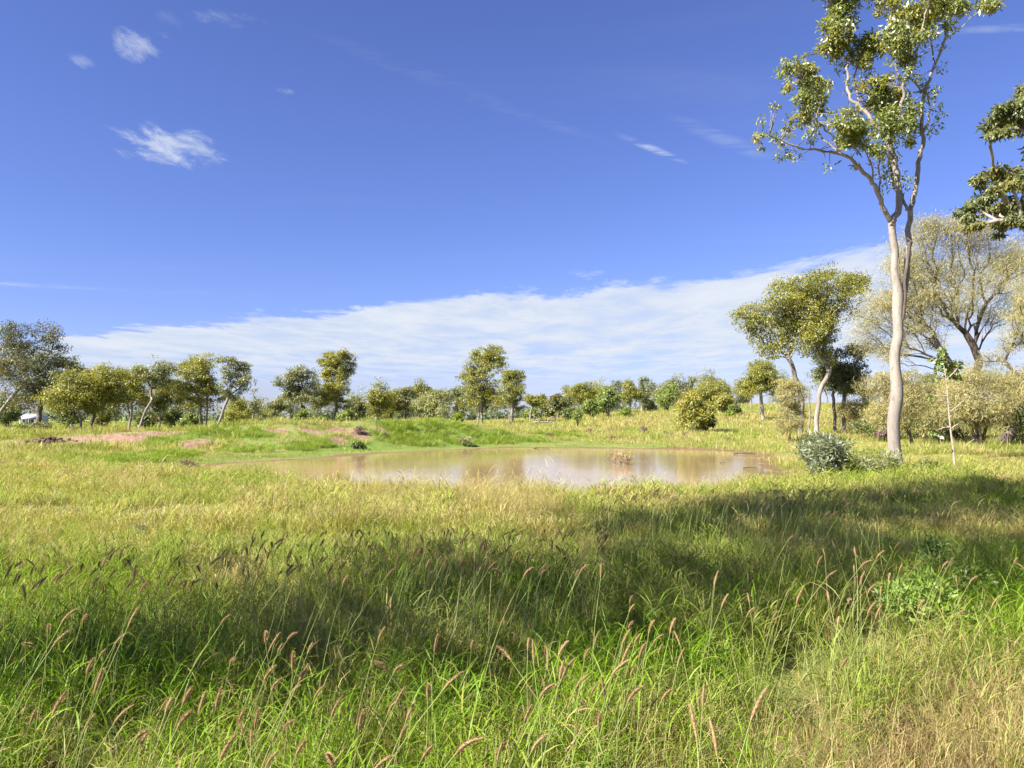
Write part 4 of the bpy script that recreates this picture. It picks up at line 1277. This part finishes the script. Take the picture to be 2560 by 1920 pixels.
# ---- dark clod heap on the bank, farm house, fence posts
def clod_heap():
    c = ground_at(112, 1112)
    root = thing('earth_heap', c, 'heap of dark upturned earth clods on the pink soil bank', 'earth heap')
    rg = np.random.default_rng(4)
    ico_v, ico_t = [], []
    phi = (1 + 5 ** .5) / 2
    V0 = unit(np.array([(-1, phi, 0), (1, phi, 0), (-1, -phi, 0), (1, -phi, 0), (0, -1, phi), (0, 1, phi), (0, -1, -phi), (0, 1, -phi), (phi, 0, -1), (phi, 0, 1), (-phi, 0, -1), (-phi, 0, 1)], float))
    T0 = np.array([(0, 11, 5), (0, 5, 1), (0, 1, 7), (0, 7, 10), (0, 10, 11), (1, 5, 9), (5, 11, 4), (11, 10, 2), (10, 7, 6), (7, 1, 8), (3, 9, 4), (3, 4, 2), (3, 2, 6), (3, 6, 8), (3, 8, 9), (4, 9, 5), (2, 4, 11), (6, 2, 10), (8, 6, 7), (9, 8, 1)])
    mt = plain_mat('dark_wet_earth', (.055, .03, .022), (.13, .075, .05), 12, .95, .8)
    for i in range(60):
        r = .06 + .10 * rg.random()
        x, y = rg.normal() * .8, rg.normal() * .4
        gz = hz(c[0] + x, c[1] + y) - c[2]
        z = gz + max(0, .38 - .35 * abs(x) - .4 * abs(y)) * rg.random() + r * .3
        V = V0 * r * (.7 + .6 * rg.random((12, 1))) * np.array((1.2, 1, .75)) + (x, y, z)
        link('clod', mesh_np('clod', V, T0, None, mt, False), root)


clod_heap()


def farm_house():
    d = 135
    X = (72 - 1280) / FPX * d
    c = np.array((X, d, hz(X, d)))
    root = thing('farm_house', c, 'low white farm house half hidden behind the left wood', 'house')
    root.scale = (.5, .5, .5)
    wall = plain_mat('white_weatherboard', (.42, .41, .39), (.52, .51, .49), 2, .7, .05)
    roof = plain_mat('pale_iron_roof', (.34, .35, .37), (.46, .47, .48), 1, .45, .05)
    dark = plain_mat('dark_window_glass', (.03, .035, .04), (.06, .065, .07), 2, .15, 0)
    g = Geo()
    g.box((-3.2, 0, 0), (3.2, 6, 2.5))
    link('wall', g.mesh('wall', wall, False), root)
    g = Geo()
    V = [(-3.8, -1.8, 2.15), (3.8, -1.8, 2.15), (3.8, 6.4, 2.55), (-3.8, 6.4, 2.55), (-2.6, 2.6, 4.0), (2.6, 2.6, 4.0)]
    g.add(V, [(0, 1, 5, 4), (2, 3, 4, 5), (3, 2, 1, 0)], [(1, 2, 5), (3, 0, 4)])
    link('roof', g.mesh('roof', roof, False), root)
    for x in (-2.3, .9):
        g = Geo()
        g.box((x, -.05, .9), (x + 1.1, -.012, 1.9))
        wn = link('window', g.mesh('window', wall, False), root)
        g = Geo()
        g.box((x + .08, -.07, .98), (x + 1.02, -.052, 1.82))
        link('pane', g.mesh('pane', dark, False), wn)
    g = Geo()
    g.box((-.45, -.06, 0), (.45, -.012, 2.05))
    link('door', g.mesh('door', dark, False), root)
    for x in (-3.4, -1.1, 1.1, 3.4):
        g = Geo()
        g.box((x - .06, -1.7, -.1), (x + .06, -1.58, 2.17))
        link('veranda_post', g.mesh('veranda_post', wall, False), root)


farm_house()
post_m = plain_mat('weathered_post_wood', (.16, .13, .10), (.28, .24, .19), 6, .9, .4)
for px, lab in ((1273, 'thin fence post in the golden grass nearest the middle gums'), (1335, 'thin fence post in the field right of the fallen log'), (1393, 'thin fence post below the dark stemmed round gum')):
    d = 92
    X = (px - 1280) / FPX * d
    g = Geo()
    g.tube(np.array([(0, 0, -.3), (.02, 0, .7), (0, .01, 1.35)]), [.06, .055, .05], 7, True)
    o = link('fence_post', g.mesh('fence_post', post_m), None, (X, d, hz(X, d)))
    tag(o, lab, 'fence post', 'fence posts in the golden field')

# far wood beyond everything: reads as one mass
rg = np.random.default_rng(12)
cl = []
for i in range(420):
    az = -.80 + 1.1 * rg.random()
    d = 230 + 240 * rg.random()
    x = az * d
    h = (2.4 + 3.2 * rg.random()) * (1 if az < -.1 else .8)
    z0 = hz(x, d)
    cl.append((x, d, z0 + h * .55, h * .8, h * .8, h * .55, 1, rg.random()))
fw = link('distant_woodland', leaves_mesh('distant_woodland', M['far'], cl, 30000, 1.1, .6, .2, 2))
tag(fw, 'low far woodland along the horizon behind the left and middle trees', kind='stuff')

# ------------------------------------------------------------------ grass
def tuft_mesh(name, nb, h, base_r, w, bend, segs=4, seed=0, culms=0, hvar=.5, tilt=.35):
    rg = np.random.default_rng(seed)
    V, Q, T, tv, rv = [], [], [], [], []
    n0 = 0

    def blade(p0, az, tilt0, length, width, curve, r, t0=0.0):
        nonlocal n0
        ds = length / segs
        p = np.array(p0, float)
        th = tilt0
        dirh = np.array((math.cos(az), math.sin(az), 0))
        tw = az + math.pi / 2 + rg.normal() * .5
        side = np.array((math.cos(tw), math.sin(tw), rg.normal() * .25))
        for k in range(segs + 1):
            f = k / segs
            ww = width * (1 - f ** 2.2) * (.55 + .45 * min(1, f * 4)) * .5
            if k < segs:
                V.extend((p - side * ww, p + side * ww))
                tv.extend((t0 + (1 - t0) * f,) * 2)
                rv.extend((r, r))
            else:
                V.append(p.copy())
                tv.append(1.0)
                rv.append(r)
            th += curve / segs * (.5 + f)
            p = p + ds * (dirh * math.sin(th) + np.array((0, 0, math.cos(th))))
        for k in range(segs - 1):
            a = n0 + 2 * k
            Q.append((a, a + 1, a + 3, a + 2))
        a = n0 + 2 * (segs - 1)
        T.append((a, a + 1, a + 2))
        n0 += 2 * segs + 1

    for i in range(nb):
        a, rr = rg.random() * 6.283, base_r * math.sqrt(rg.random())
        L = h * (1 - hvar * rg.random())
        blade((rr * math.cos(a), rr * math.sin(a), -.02), a + rg.normal() * .8, abs(rg.normal()) * tilt, L, w * (.6 + .8 * rg.random()), bend * (.3 + rg.random()), rg.random())
    for i in range(culms):
        a, rr = rg.random() * 6.283, base_r * math.sqrt(rg.random())
        az, tl = rg.random() * 6.283, abs(rg.normal()) * .16
        L = h * (.75 + .4 * rg.random())
        p0 = np.array((rr * math.cos(a), rr * math.sin(a), -.02))
        r = rg.random() * .75
        blade(p0, az, tl, L, w * .42, .15, r)
        d = np.array((math.cos(az) * math.sin(tl), math.sin(az) * math.sin(tl), math.cos(tl)))
        for k in range(4):
            f = .22 + .2 * k + .08 * rg.random()
            blade(p0 + d * L * f, rg.random() * 6.283, .35 + .3 * rg.random(), h * (.25 + .22 * rg.random()), w * (.8 + .6 * rg.random()), 1.0 + .9 * rg.random(), r * .7 + .3 * rg.random(), .5)
    return mesh_np(name, np.array(V), np.array(T), np.array(Q), M['grass'], True, pattr={'t': tv, 'r': rv})


TUFTS = bpy.data.collections.new('grass_tufts')      # kept out of the scene: only the source of the scattered tufts
KINDS = {}


def add_kind(key, count, **kw):
    KINDS[key] = []
    for i in range(count):
        k = len(TUFTS.objects)
        o = bpy.data.objects.new('grass_tuft_%03d' % k, tuft_mesh('grass_tuft', seed=k * 7 + 1, **kw))
        TUFTS.objects.link(o)
        KINDS[key].append(k)


add_kind('tall', 9, nb=30, h=.52, base_r=.12, w=.0058, bend=1.05, segs=4, culms=7, tilt=.34)
add_kind('straw', 7, nb=60, h=.46, base_r=.14, w=.0038, bend=.75, segs=3, culms=4, tilt=.5)
add_kind('mid', 5, nb=30, h=.34, base_r=.14, w=.009, bend=1.0, segs=3, culms=2, tilt=.4)
add_kind('short', 4, nb=30, h=.14, base_r=.16, w=.008, bend=1.0, segs=2, tilt=.6)
add_kind('field', 5, nb=26, h=.48, base_r=.34, w=.020, bend=.9, segs=2, tilt=.4)
add_kind('lush', 5, nb=60, h=.62, base_r=.30, w=.016, bend=1.3, segs=3, tilt=.45)
add_kind('far', 4, nb=22, h=.62, base_r=.8, w=.06, bend=.8, segs=2, tilt=.4)


def scatter_group(coll, name):
    ng = bpy.data.node_groups.new(name, 'GeometryNodeTree')
    ng.interface.new_socket('Geometry', in_out='INPUT', socket_type='NodeSocketGeometry')
    ng.interface.new_socket('Geometry', in_out='OUTPUT', socket_type='NodeSocketGeometry')
    N, Lk = ng.nodes, ng.links
    gi, go = N.new('NodeGroupInput'), N.new('NodeGroupOutput')
    ci = N.new('GeometryNodeCollectionInfo')
    ci.inputs[0].default_value = coll
    ci.inputs['Separate Children'].default_value = True
    ci.inputs['Reset Children'].default_value = True
    ip = N.new('GeometryNodeInstanceOnPoints')
    ip.inputs['Pick Instance'].default_value = True

    def named(nm, typ):
        a = N.new('GeometryNodeInputNamedAttribute')
        a.data_type = typ
        a.inputs['Name'].default_value = nm
        return a.outputs['Attribute']
    Lk.new(gi.outputs[0], ip.inputs['Points'])
    Lk.new(ci.outputs[0], ip.inputs['Instance'])
    Lk.new(named('vi', 'INT'), ip.inputs['Instance Index'])
    Lk.new(named('rot', 'FLOAT_VECTOR'), ip.inputs['Rotation'])
    Lk.new(named('scl', 'FLOAT_VECTOR'), ip.inputs['Scale'])
    Lk.new(ip.outputs[0], go.inputs[0])
    return ng


def scatter(name, label, ng, P, vi, rot, scl, tint):
    me = bpy.data.meshes.new(name)
    me.vertices.add(len(P))
    me.vertices.foreach_set('co', np.ascontiguousarray(P, np.float32).ravel())
    a = me.attributes.new('vi', 'INT', 'POINT')
    a.data.foreach_set('value', np.ascontiguousarray(vi, np.int32))
    for nm, arr in (('rot', rot), ('scl', scl)):
        a = me.attributes.new(nm, 'FLOAT_VECTOR', 'POINT')
        a.data.foreach_set('vector', np.ascontiguousarray(arr, np.float32).ravel())
    a = me.attributes.new('tint', 'FLOAT_COLOR', 'POINT')
    a.data.foreach_set('color', np.ascontiguousarray(np.column_stack((tint, np.ones(len(P)))), np.float32).ravel())
    o = link(name, me)
    md = o.modifiers.new('scatter', 'NODES')
    md.node_group = ng
    return tag(o, label, kind='stuff')


GRASS_NG = scatter_group(TUFTS, 'scatter_grass')
GREEN = np.array((.115, .215, .010))
LIME = np.array((.22, .335, .018))
OLIVE = np.array((.26, .325, .055))
STRAW = np.array((.48, .41, .18))
TAN = np.array((.38, .335, .13))
BRIGHT = np.array((.17, .27, .025))
STRAW_BLOBS = [px_blob(*b) for b in ((1050, 1195, 110, 1.3, 1), (1180, 1210, 130, 1.2, 1), (1310, 1220, 120, 1.0, 1), (1250, 1260, 160, 1.2, .9), (1310, 1300, 120, .9, .9), (1400, 1240, 100, .9, .7), (1000, 1250, 120, 1.0, .6), (900, 1330, 150, .6, .6),
                                     (500, 1180, 160, 1.3, .6), (330, 1240, 90, .8, .7), (1750, 1230, 120, .8, .4))]
SHORT_BLOBS = [px_blob(*b) for b in ((1930, 1185, 120, 2.0, 1), (2000, 1140, 90, 3, .8), (2330, 1150, 250, 3.5, .9), (2500, 1150, 150, 4, .9), (430, 1288, 180, 1.4, .8), (820, 1303, 220, 1.1, .8), (150, 1280, 160, .8, .6), (1850, 1200, 120, 1.2, .7), (2150, 1110, 150, 5, .8))]
NEAR_STRAW = [(2.8, 3.6, 1.0, .8, 1), (1.2, 3.7, .6, .4, .7), (-1.7, 3.0, .5, .3, .5), (1.15, 2.4, .9, .6, 1), (1.7, 3.1, .9, .6, 1), (.9, 3.1, .5, .5, .8), (2.3, 3.4, .8, .7, .9), (.45, 2.3, .35, .4, .6), (1.6, 2.1, 1.1, .5, 1), (2.6, 4.3, .8, .6, .5), (-1.0, 3.6, .5, .35, .6), (-.5, 3.0, .3, .25, .5)]


def sample(n, d0, d1, az=.80, power=1.0):
    d = (d0 ** (power + 1) + RNG.random(n) * (d1 ** (power + 1) - d0 ** (power + 1))) ** (1 / (power + 1))
    a = (RNG.random(n) * 2 - 1) * az
    return a * d, d


def grass_layer(name, label, x, y, pick):
    """pick(x, y) -> keep mask, kind per point, scale, tint"""
    keep, kind, scl, tint = pick(x, y)
    x, y, kind, scl, tint = x[keep], y[keep], kind[keep], scl[keep], tint[keep]
    n = len(x)
    vi = np.array([KINDS[k][i % len(KINDS[k])] for k, i in zip(kind, RNG.integers(0, 1000, n))])
    rot = np.column_stack((RNG.normal(size=n) * .10, RNG.normal(size=n) * .10 + .10, RNG.random(n) * 6.283))
    rot[:, 0:2] *= 1
    s = scl[:, None] * np.column_stack((.85 + .3 * RNG.random(n), .85 + .3 * RNG.random(n), np.ones(n)))
    P = np.column_stack((x, y, height(x, y)))
    scatter(name, label, GRASS_NG, P, vi, rot, s, tint)
    return n


def mixc(a, b, f):
    f = np.asarray(f)[:, None]
    return a * (1 - f) + b * f


def GAPS(x, y):
    return blob_mask(x, y, [(-.05, 3.75, .28, .22, 1), (-1.85, 3.95, .42, .22, 1), (2.15, 3.1, .55, .32, .6), (.55, 2.75, .2, .2, .8), (2.9, 4.3, .3, .2, .6), (-.7, 5.2, .3, .2, .7)])


def pick_near(x, y):
    n = len(x)
    sd = pond_sd(x, y)
    soil = blob_mask(x, y, SOIL) * (fbm(x, y, .8, 61) > .35)
    f = fbm(x, y, 1.1, 41)
    f2 = fbm(x, y, .5, 47)
    st = np.clip(blob_mask(x, y, NEAR_STRAW) + blob_mask(x, y, STRAW_BLOBS), 0, 1)
    keep = (RNG.random(n) > soil * .8) & (RNG.random(n) > GAPS(x, y) * .9) & (sd > .2) & (f2 > .36 - .3 * RNG.random(n)) & (vnoise(x, y, .55, 88) > .22)
    strawy = (RNG.random(n) < .16 + .72 * st + .25 * sstep(f, .58, .75))
    kind = np.where(strawy, 'straw', 'tall')
    far = sstep(y, 5.5, 9)
    mid = (RNG.random(n) < far * .75)
    kind = np.where(mid, 'mid', kind)
    hgt = (.62 + .62 * f2) * (1 - .40 * sstep(y, 6.5, 11)) * (1 - .25 * st)
    tint = mixc(np.tile(GREEN, (n, 1)), LIME, np.clip(f * 1.6 - .4 + .2 * RNG.normal(size=n), 0, 1))
    tint = mixc(tint, OLIVE, far * .8)
    tint = np.where((strawy | (mid & (RNG.random(n) < .25 + .6 * st)))[:, None], mixc(np.tile(TAN, (n, 1)), STRAW, RNG.random(n)), tint)
    patch = sstep(fbm(x, y, .9, 77), .50, .66)
    tint = mixc(tint, np.where(RNG.random(n)[:, None] < .5, TAN * 1.05, np.array((.33, .27, .085))), patch * (.22 + .5 * RNG.random(n)))
    brown = RNG.random(n) < np.where(strawy, .28, .03) + .5 * blob_mask(x, y, [(2.15, 3.1, 1.0, .6, 1)])
    tint = np.where(brown[:, None], np.array((.30, .20, .105)) * (.8 + .5 * RNG.random(n))[:, None], tint)
    tint *= (.78 + .5 * RNG.random(n))[:, None]
    return keep, kind, hgt, tint


def pick_mid(x, y):
    n = len(x)
    sd = pond_sd(x, y)
    soil = blob_mask(x, y, SOIL)
    lush = blob_mask(x, y, LUSH) * (1 - np.clip(soil * 1.6, 0, 1))
    short = blob_mask(x, y, SHORT_BLOBS)
    st = blob_mask(x, y, STRAW_BLOBS)
    f, f2 = fbm(x, y, 2.4, 43), fbm(x, y, .9, 49)
    wet = (sd < 3.4) & (y > 25) & (x < 9)
    keep = (vnoise(x, y, .8, 91) + .25 * RNG.random(n) > .30) & (sd > .35 + .8 * f2 * (y > 24)) & (RNG.random(n) > np.clip(soil * 1.1, 0, .93)) & (RNG.random(n) > np.where(sd < 1.4, .55, 0) * (y > 22))
    kind = np.full(n, 'mid')
    kind = np.where(st > RNG.random(n) * .9, 'straw', kind)
    kind = np.where((short > .35) | wet, 'short', kind)
    kind = np.where((y > 27) & (kind == 'mid'), 'field', kind)
    kind = np.where((lush > .12 + .3 * RNG.random(n)), 'lush', kind)
    s = (.30 + 1.45 * f2 ** 1.3) * (.75 + .5 * RNG.random(n))
    s = np.where(kind == 'straw', s * 1.05 + .25 * st, s)
    s = np.where(kind == 'lush', (.30 + .55 * lush * (.5 + .9 * f2)) * np.where(x < -12, .75, 1), s)
    s = np.where((kind == 'field') & (sd < 7), s * .7, s)
    tint = mixc(np.tile(OLIVE, (n, 1)), np.array((.35, .37, .085)), np.clip(f * 2.2 - .6 + .25 * RNG.normal(size=n), 0, 1))
    tint = mixc(tint, LIME * .9, np.clip((fbm(x, y, 3.1, 71) - .48) * 4, 0, .75))
    strawy = (kind == 'straw') | (RNG.random(n) < .20 + .5 * sstep(fbm(x, y, 1.7, 79), .46, .62))
    tint = np.where(strawy[:, None], mixc(np.tile(TAN, (n, 1)), STRAW, RNG.random(n)), tint)
    tint = np.where((kind == 'lush')[:, None], mixc(np.tile(BRIGHT, (n, 1)), LIME, np.clip(RNG.random(n), 0, 1)), tint)
    tint = np.where((wet & (kind == 'short'))[:, None], mixc(np.tile(BRIGHT, (n, 1)), OLIVE, RNG.random(n) * .7), tint)
    tint = tint * (.85 + .3 * RNG.random(n))[:, None]
    return keep, kind, s, tint


def pick_far(x, y):
    n = len(x)
    sd = pond_sd(x, y)
    f, f2 = fbm(x, y, 6, 53), fbm(x, y, 2, 57)
    keep = (sd > 1) & (RNG.random(n) > blob_mask(x, y, SOIL) * .9)
    kind = np.where(RNG.random(n) < .5, 'far', 'field')
    lush = blob_mask(x, y, LUSH) > .2
    kind = np.where(lush, 'lush', kind)
    s = .55 + .6 * f2
    tint = mixc(np.tile(OLIVE * 1.05, (n, 1)), np.array((.36, .29, .10)), np.clip(f * 2.4 - .55 + .25 * RNG.normal(size=n), 0, 1))
    tint = np.where(lush[:, None], BRIGHT * 1.1, tint)
    tint = mixc(tint, GREEN * 1.15, np.clip((x / y < -.2) * .5 + (fbm(x, y, 9, 73) - .55) * 2, 0, .7))
    return keep, kind, s, tint * (.85 + .3 * RNG.random(n))[:, None]


x, y = sample(6400, 1.15, 12, .86, .55)
cnt = [grass_layer('foreground_grass', 'tall green and straw coloured grass filling the foreground', x, y, pick_near)]
x, y = sample(30000, 10.5, 34, .76, .55)
cnt.append(grass_layer('meadow_grass', 'shorter olive and straw grass sloping down to the pond', x, y, pick_mid))
x, y = sample(30000, 30, 66, .76, .3)
cnt.append(grass_layer('bank_grass', 'green grass and tussocks on the far bank and shore', x, y, pick_mid))
x, y = sample(26000, 60, 190, .76, .0)
cnt.append(grass_layer('field_grass', 'golden green grass of the far field', x, y, pick_far))
print("grass tufts", cnt)

# ---- seed heads: the nearest are single stalks, the rest one mass
def stalk_meshes(seed):
    rg = np.random.default_rng(seed)
    h = 1.0
    lean = .10 + .16 * rg.random()
    t = np.linspace(0, 1, 9)
    P = np.column_stack((lean * t ** 2.2, .02 * np.sin(t * 5 + seed), t * h))
    g = Geo()
    g.tube(P, np.linspace(.0023, .0013, 9), 4)
    # two long leaves on the stem
    tip = P[-1]
    d = unit(P[-1] - P[-2])
    hl = .06 + .06 * rg.random()
    bend = .08 + .75 * rg.random()
    k = np.linspace(0, 1, 8)
    ang = math.atan2(d[0], d[2]) + bend * k
    H = np.vstack((tip, tip + np.cumsum(np.column_stack((np.sin(ang), np.zeros(8), np.cos(ang))) * hl / 8, 0)))[:8]
    prof = np.array([.35, .8, 1, 1, .95, .8, .6, .25])
    gh = Geo()
    gh.tube(H, .0046 * prof, 6)
    nb = 300
    f = rg.random(nb)
    i = np.minimum((f * 7).astype(int), 6)
    fr = f * 7 - i
    p = H[i] * (1 - fr)[:, None] + H[i + 1] * fr[:, None]
    ax = unit(H[i + 1] - H[i])
    rv = unit(np.cross(ax, rg.normal(size=(nb, 3))))
    dr = unit(rv * 1.0 + ax * (.75 + .5 * rg.random((nb, 1))))
    L = (.011 + .009 * rg.random((nb, 1))) * np.interp(f, k, prof)[:, None]
    sd = unit(np.cross(dr, ax)) * .0016
    V = np.stack((p - sd, p + sd, p + dr * L), 1).reshape(-1, 3)
    gh.add(V, None, np.arange(nb * 3).reshape(nb, 3))
    nq = sum(len(q) for q in gh.Q)
    r = np.concatenate((np.full(nq, .45), .3 + .7 * rg.random(nb)))
    stem = g.mesh('stem', M['stem'])
    head = gh.mesh('seed_head', M['seed'], False, fattr={'r': r})
    return stem, head, tip + d * hl * .4


PROTO = []
for i in range(14):
    st, hd, tp = stalk_meshes(i + 3)
    PROTO.append((st, hd, tp))

HEADS_A = [(500, 550), (515, 590), (908, 555), (1010, 545), (1030, 600), (1243, 535), (1380, 535), (1445, 555), (1130, 620), (1500, 455), (1525, 390), (1585, 355), (1490, 352), (1190, 525), (610, 675), (695, 665), (710, 720), (650, 765), (625, 715), (490, 720), (495, 660), (540, 725), (560, 770), (490, 780), (450, 835), (515, 860), (730, 810), (355, 720), (320, 790), (218, 765), (235, 840), (190, 855), (145, 935), (100, 780), (85, 745), (300, 905), (350, 935), (415, 930), (530, 945), (660, 960), (600, 1020), (50, 1050), (350, 1070), (110, 1170), (770, 1080), (800, 965), (870, 465), (885, 460), (930, 265), (1420, 645), (1545, 585), (1575, 600), (1555, 500), (1630, 455), (1605, 505), (1660, 560), (1770, 575), (1930, 605), (2080, 555), (1440, 820), (860, 1150), (1065, 1010)]
HEADS_B = [(965, 640), (985, 820), (1155, 710), (1185, 730), (1265, 700), (1205, 760), (1240, 820), (1300, 880), (1270, 950), (1180, 920), (1170, 860), (1325, 760), (1370, 950), (1470, 780), (1655, 830), (1705, 850), (1640, 700), (1900, 740), (2050, 740), (2190, 780), (1940, 910), (1720, 970), (1820, 945), (1690, 1010), (1760, 1030), (820, 960), (855, 1000), (930, 980), (770, 1080), (740, 1010), (385, 840), (445, 900), (515, 1040), (380, 1080), (230, 1010), (125, 1060), (185, 680), (130, 740), (250, 720), (450, 780), (510, 720), (1030, 1060), (1060, 1090), (1100, 1150), (970, 1190), (1130, 1060), (1250, 1080), (1290, 1190), (1440, 1020), (1530, 1080), (1740, 1130), (1640, 1260), (1450, 1240), (1850, 1200), (2020, 1160), (2150, 1210), (1170, 1250), (590, 1140), (610, 1160), (570, 620), (280, 620), (360, 630),
           (1530, 340), (1600, 320), (1640, 345), (1655, 340), (1695, 320), (1705, 380), (2070, 320), (2110, 340), (2125, 245), (1590, 265), (1470, 390), (940, 430), (1040, 425), (1075, 440), (1110, 460), (1130, 390), (760, 400), (780, 480), (575, 450), (460, 500), (300, 490), (100, 520), (160, 480), (70, 400), (230, 460), (740, 370), (960, 370), (1290, 420), (1365, 400), (1430, 480), (1480, 470), (1555, 410), (1950, 330), (1990, 300)]
heads = [(1280 + a * .5787, 1180 + b * .5787) for a, b in HEADS_A] + [(a * .5787, 1180 + b * .5787) for a, b in HEADS_B]
rs = np.random.default_rng(17)
# the dark rows further off, as in the photograph: two bands
band = []
for _ in range(520):
    u = rs.random()
    if u < .45:
        q = (1480 + 760 * rs.random(), 1232 + 35 * rs.random() - .03 * (rs.random() * 700))
    elif u < .8:
        q = (620 + 900 * rs.random(), 1325 + 110 * rs.random())
    elif u < .9:
        q = (0 + 620 * rs.random(), 1370 + 100 * rs.random())
    else:
        q = (1900 + 660 * rs.random(), 1200 + 260 * rs.random())
    band.append(q)


def stalk_pose(q, k):
    hh = .72 + .22 * rs.random()
    d = (CAMZ - hh) * FPX / max(60, q[1] - 1040 - 20)
    if d > 9:
        hh = .60 + .15 * rs.random()
        d = (CAMZ - hh) * FPX / max(60, q[1] - 1040 - 10)
    tgt = at(q[0], q[1], d)
    st, hd, tp = PROTO[k % len(PROTO)]
    rz = rs.normal() * 1.15
    tl = rs.normal() * .10 + .05
    zg = hz(tgt[0], tgt[1])
    sc = max(.45, (tgt[2] - zg) / (tp[2] * math.cos(tl) - tp[0] * math.sin(tl)))
    # stem length varies, the head keeps its size
    c, s_ = math.cos(rz), math.sin(rz)
    lx = tp[0] * math.cos(tl) + tp[2] * math.sin(tl)
    base = np.array((tgt[0] - sc * lx * c, tgt[1] - sc * lx * s_, zg))
    return base, (0.0, tl, rz), sc


def stalk_label(q):
    x, y = q
    side = 'left' if x < 640 else 'middle' if x < 1280 else 'right of the middle' if x < 1900 else 'far right'
    if y < 1300:
        return 'dark seed head beyond the back edge of the grass shade, ' + side
    if y < 1440:
        return 'dark seed head standing at the shade top, ' + side
    if y < 1640:
        return 'tan bristly seed head against the shaded grass, ' + side
    return 'pinkish tan seed head sunlit near the bottom of the view, ' + side


def stalk_group(q):
    return 'grass stalks: ' + stalk_label(q)
single = heads + band[:115]
rest = band[115:]
for i, q in enumerate(single):
    base, rot, sc = stalk_pose(q, i)
    st, hd, tp = PROTO[i % len(PROTO)]
    root = thing('seed_stalk', base, stalk_label(q), 'grass stalk', stalk_group(q))
    root.rotation_euler = rot
    root.scale = (sc, sc, sc)
    link('stem', st, root)
    o = link('seed_head', hd, root)

SEEDS = bpy.data.collections.new('seed_stalk_sources')
for i, (st, hd, tp) in enumerate(PROTO[:4]):
    g = Geo()
    tmp = bpy.data.meshes.new('seed_stalk')
    Vs = np.empty(len(st.vertices) * 3, np.float32)
    st.vertices.foreach_get('co', Vs)
    Vh = np.empty(len(hd.vertices) * 3, np.float32)
    hd.vertices.foreach_get('co', Vh)
    fs = [list(p.vertices) for p in st.polygons]
    fh = [[v + len(st.vertices) for v in p.vertices] for p in hd.polygons]
    tmp.from_pydata(np.concatenate((Vs, Vh)).reshape(-1, 3).tolist(), [], fs + fh)
    tmp.materials.append(M['stem'])
    tmp.materials.append(M['seed'])
    tmp.polygons.foreach_set('material_index', np.array([0] * len(fs) + [1] * len(fh), np.int32))
    a = tmp.attributes.new('r', 'FLOAT', 'FACE')
    a.data.foreach_set('value', np.concatenate((np.zeros(len(fs)), rs.random(len(fh)) * .6)).astype(np.float32))
    o = bpy.data.objects.new('seed_stalk_%03d' % i, tmp)
    SEEDS.objects.link(o)
poses = [stalk_pose(q, i % 4) for i, q in enumerate(rest)]
scatter('seed_heads', 'far dark grass seed heads standing over the shaded grass', scatter_group(SEEDS, 'scatter_seed_heads'),
        np.array([p[0] for p in poses]), np.arange(len(poses)) % 4, np.array([p[1] for p in poses]), np.array([[p[2]] * 3 for p in poses]), np.full((len(poses), 3), .3))

# ---- leafy weeds among the grass
def weed(label, px, py, d, w, h, mat, n, L, W, seed, group=None):
    p = at(px, py, d)
    shrub(label, px, py, w, h, mat, n, L, W, -.2, seed, d=d, nl=8, outward=.8, name='leafy_weed', cat='weed', group=group, bark='stem', r=.006)


GWD = 'leafy weeds among the grass'
weed('large ferny light green weed rising from the shaded grass on the right', 2290, 1470, 5.4, 250, 215, 'weed', 1900, .05, .016, 201, GWD)
weed('second ferny green weed right of the large ferny one', 2420, 1440, 6.2, 170, 170, 'weed', 1100, .05, .016, 202, GWD)
weed('tall ferny weed tip behind the large ferny one', 2330, 1400, 6.8, 110, 190, 'weed', 800, .05, .016, 203, GWD)
weed('grey green weed on the bare patch left of centre', 428, 1300, 11.6, 40, 26, 'greyweed', 500, .06, .02, 204, GWD)
weed('smaller grey green weed left of the one on the bare patch', 362, 1322, 10.6, 40, 24, 'greyweed', 420, .06, .02, 205, GWD)
weed('grey green weed above the bare patch in the centre', 820, 1305, 11.4, 70, 34, 'greyweed', 700, .06, .018, 206, GWD)
weed('tufted olive weed right of the centre bare patch', 965, 1300, 11.6, 50, 30, 'weed', 500, .10, .010, 207, GWD)
weed('yellow green bright weed in the shade right of centre', 1765, 1360, 7.6, 80, 60, 'fresh', 500, .07, .012, 208, GWD)
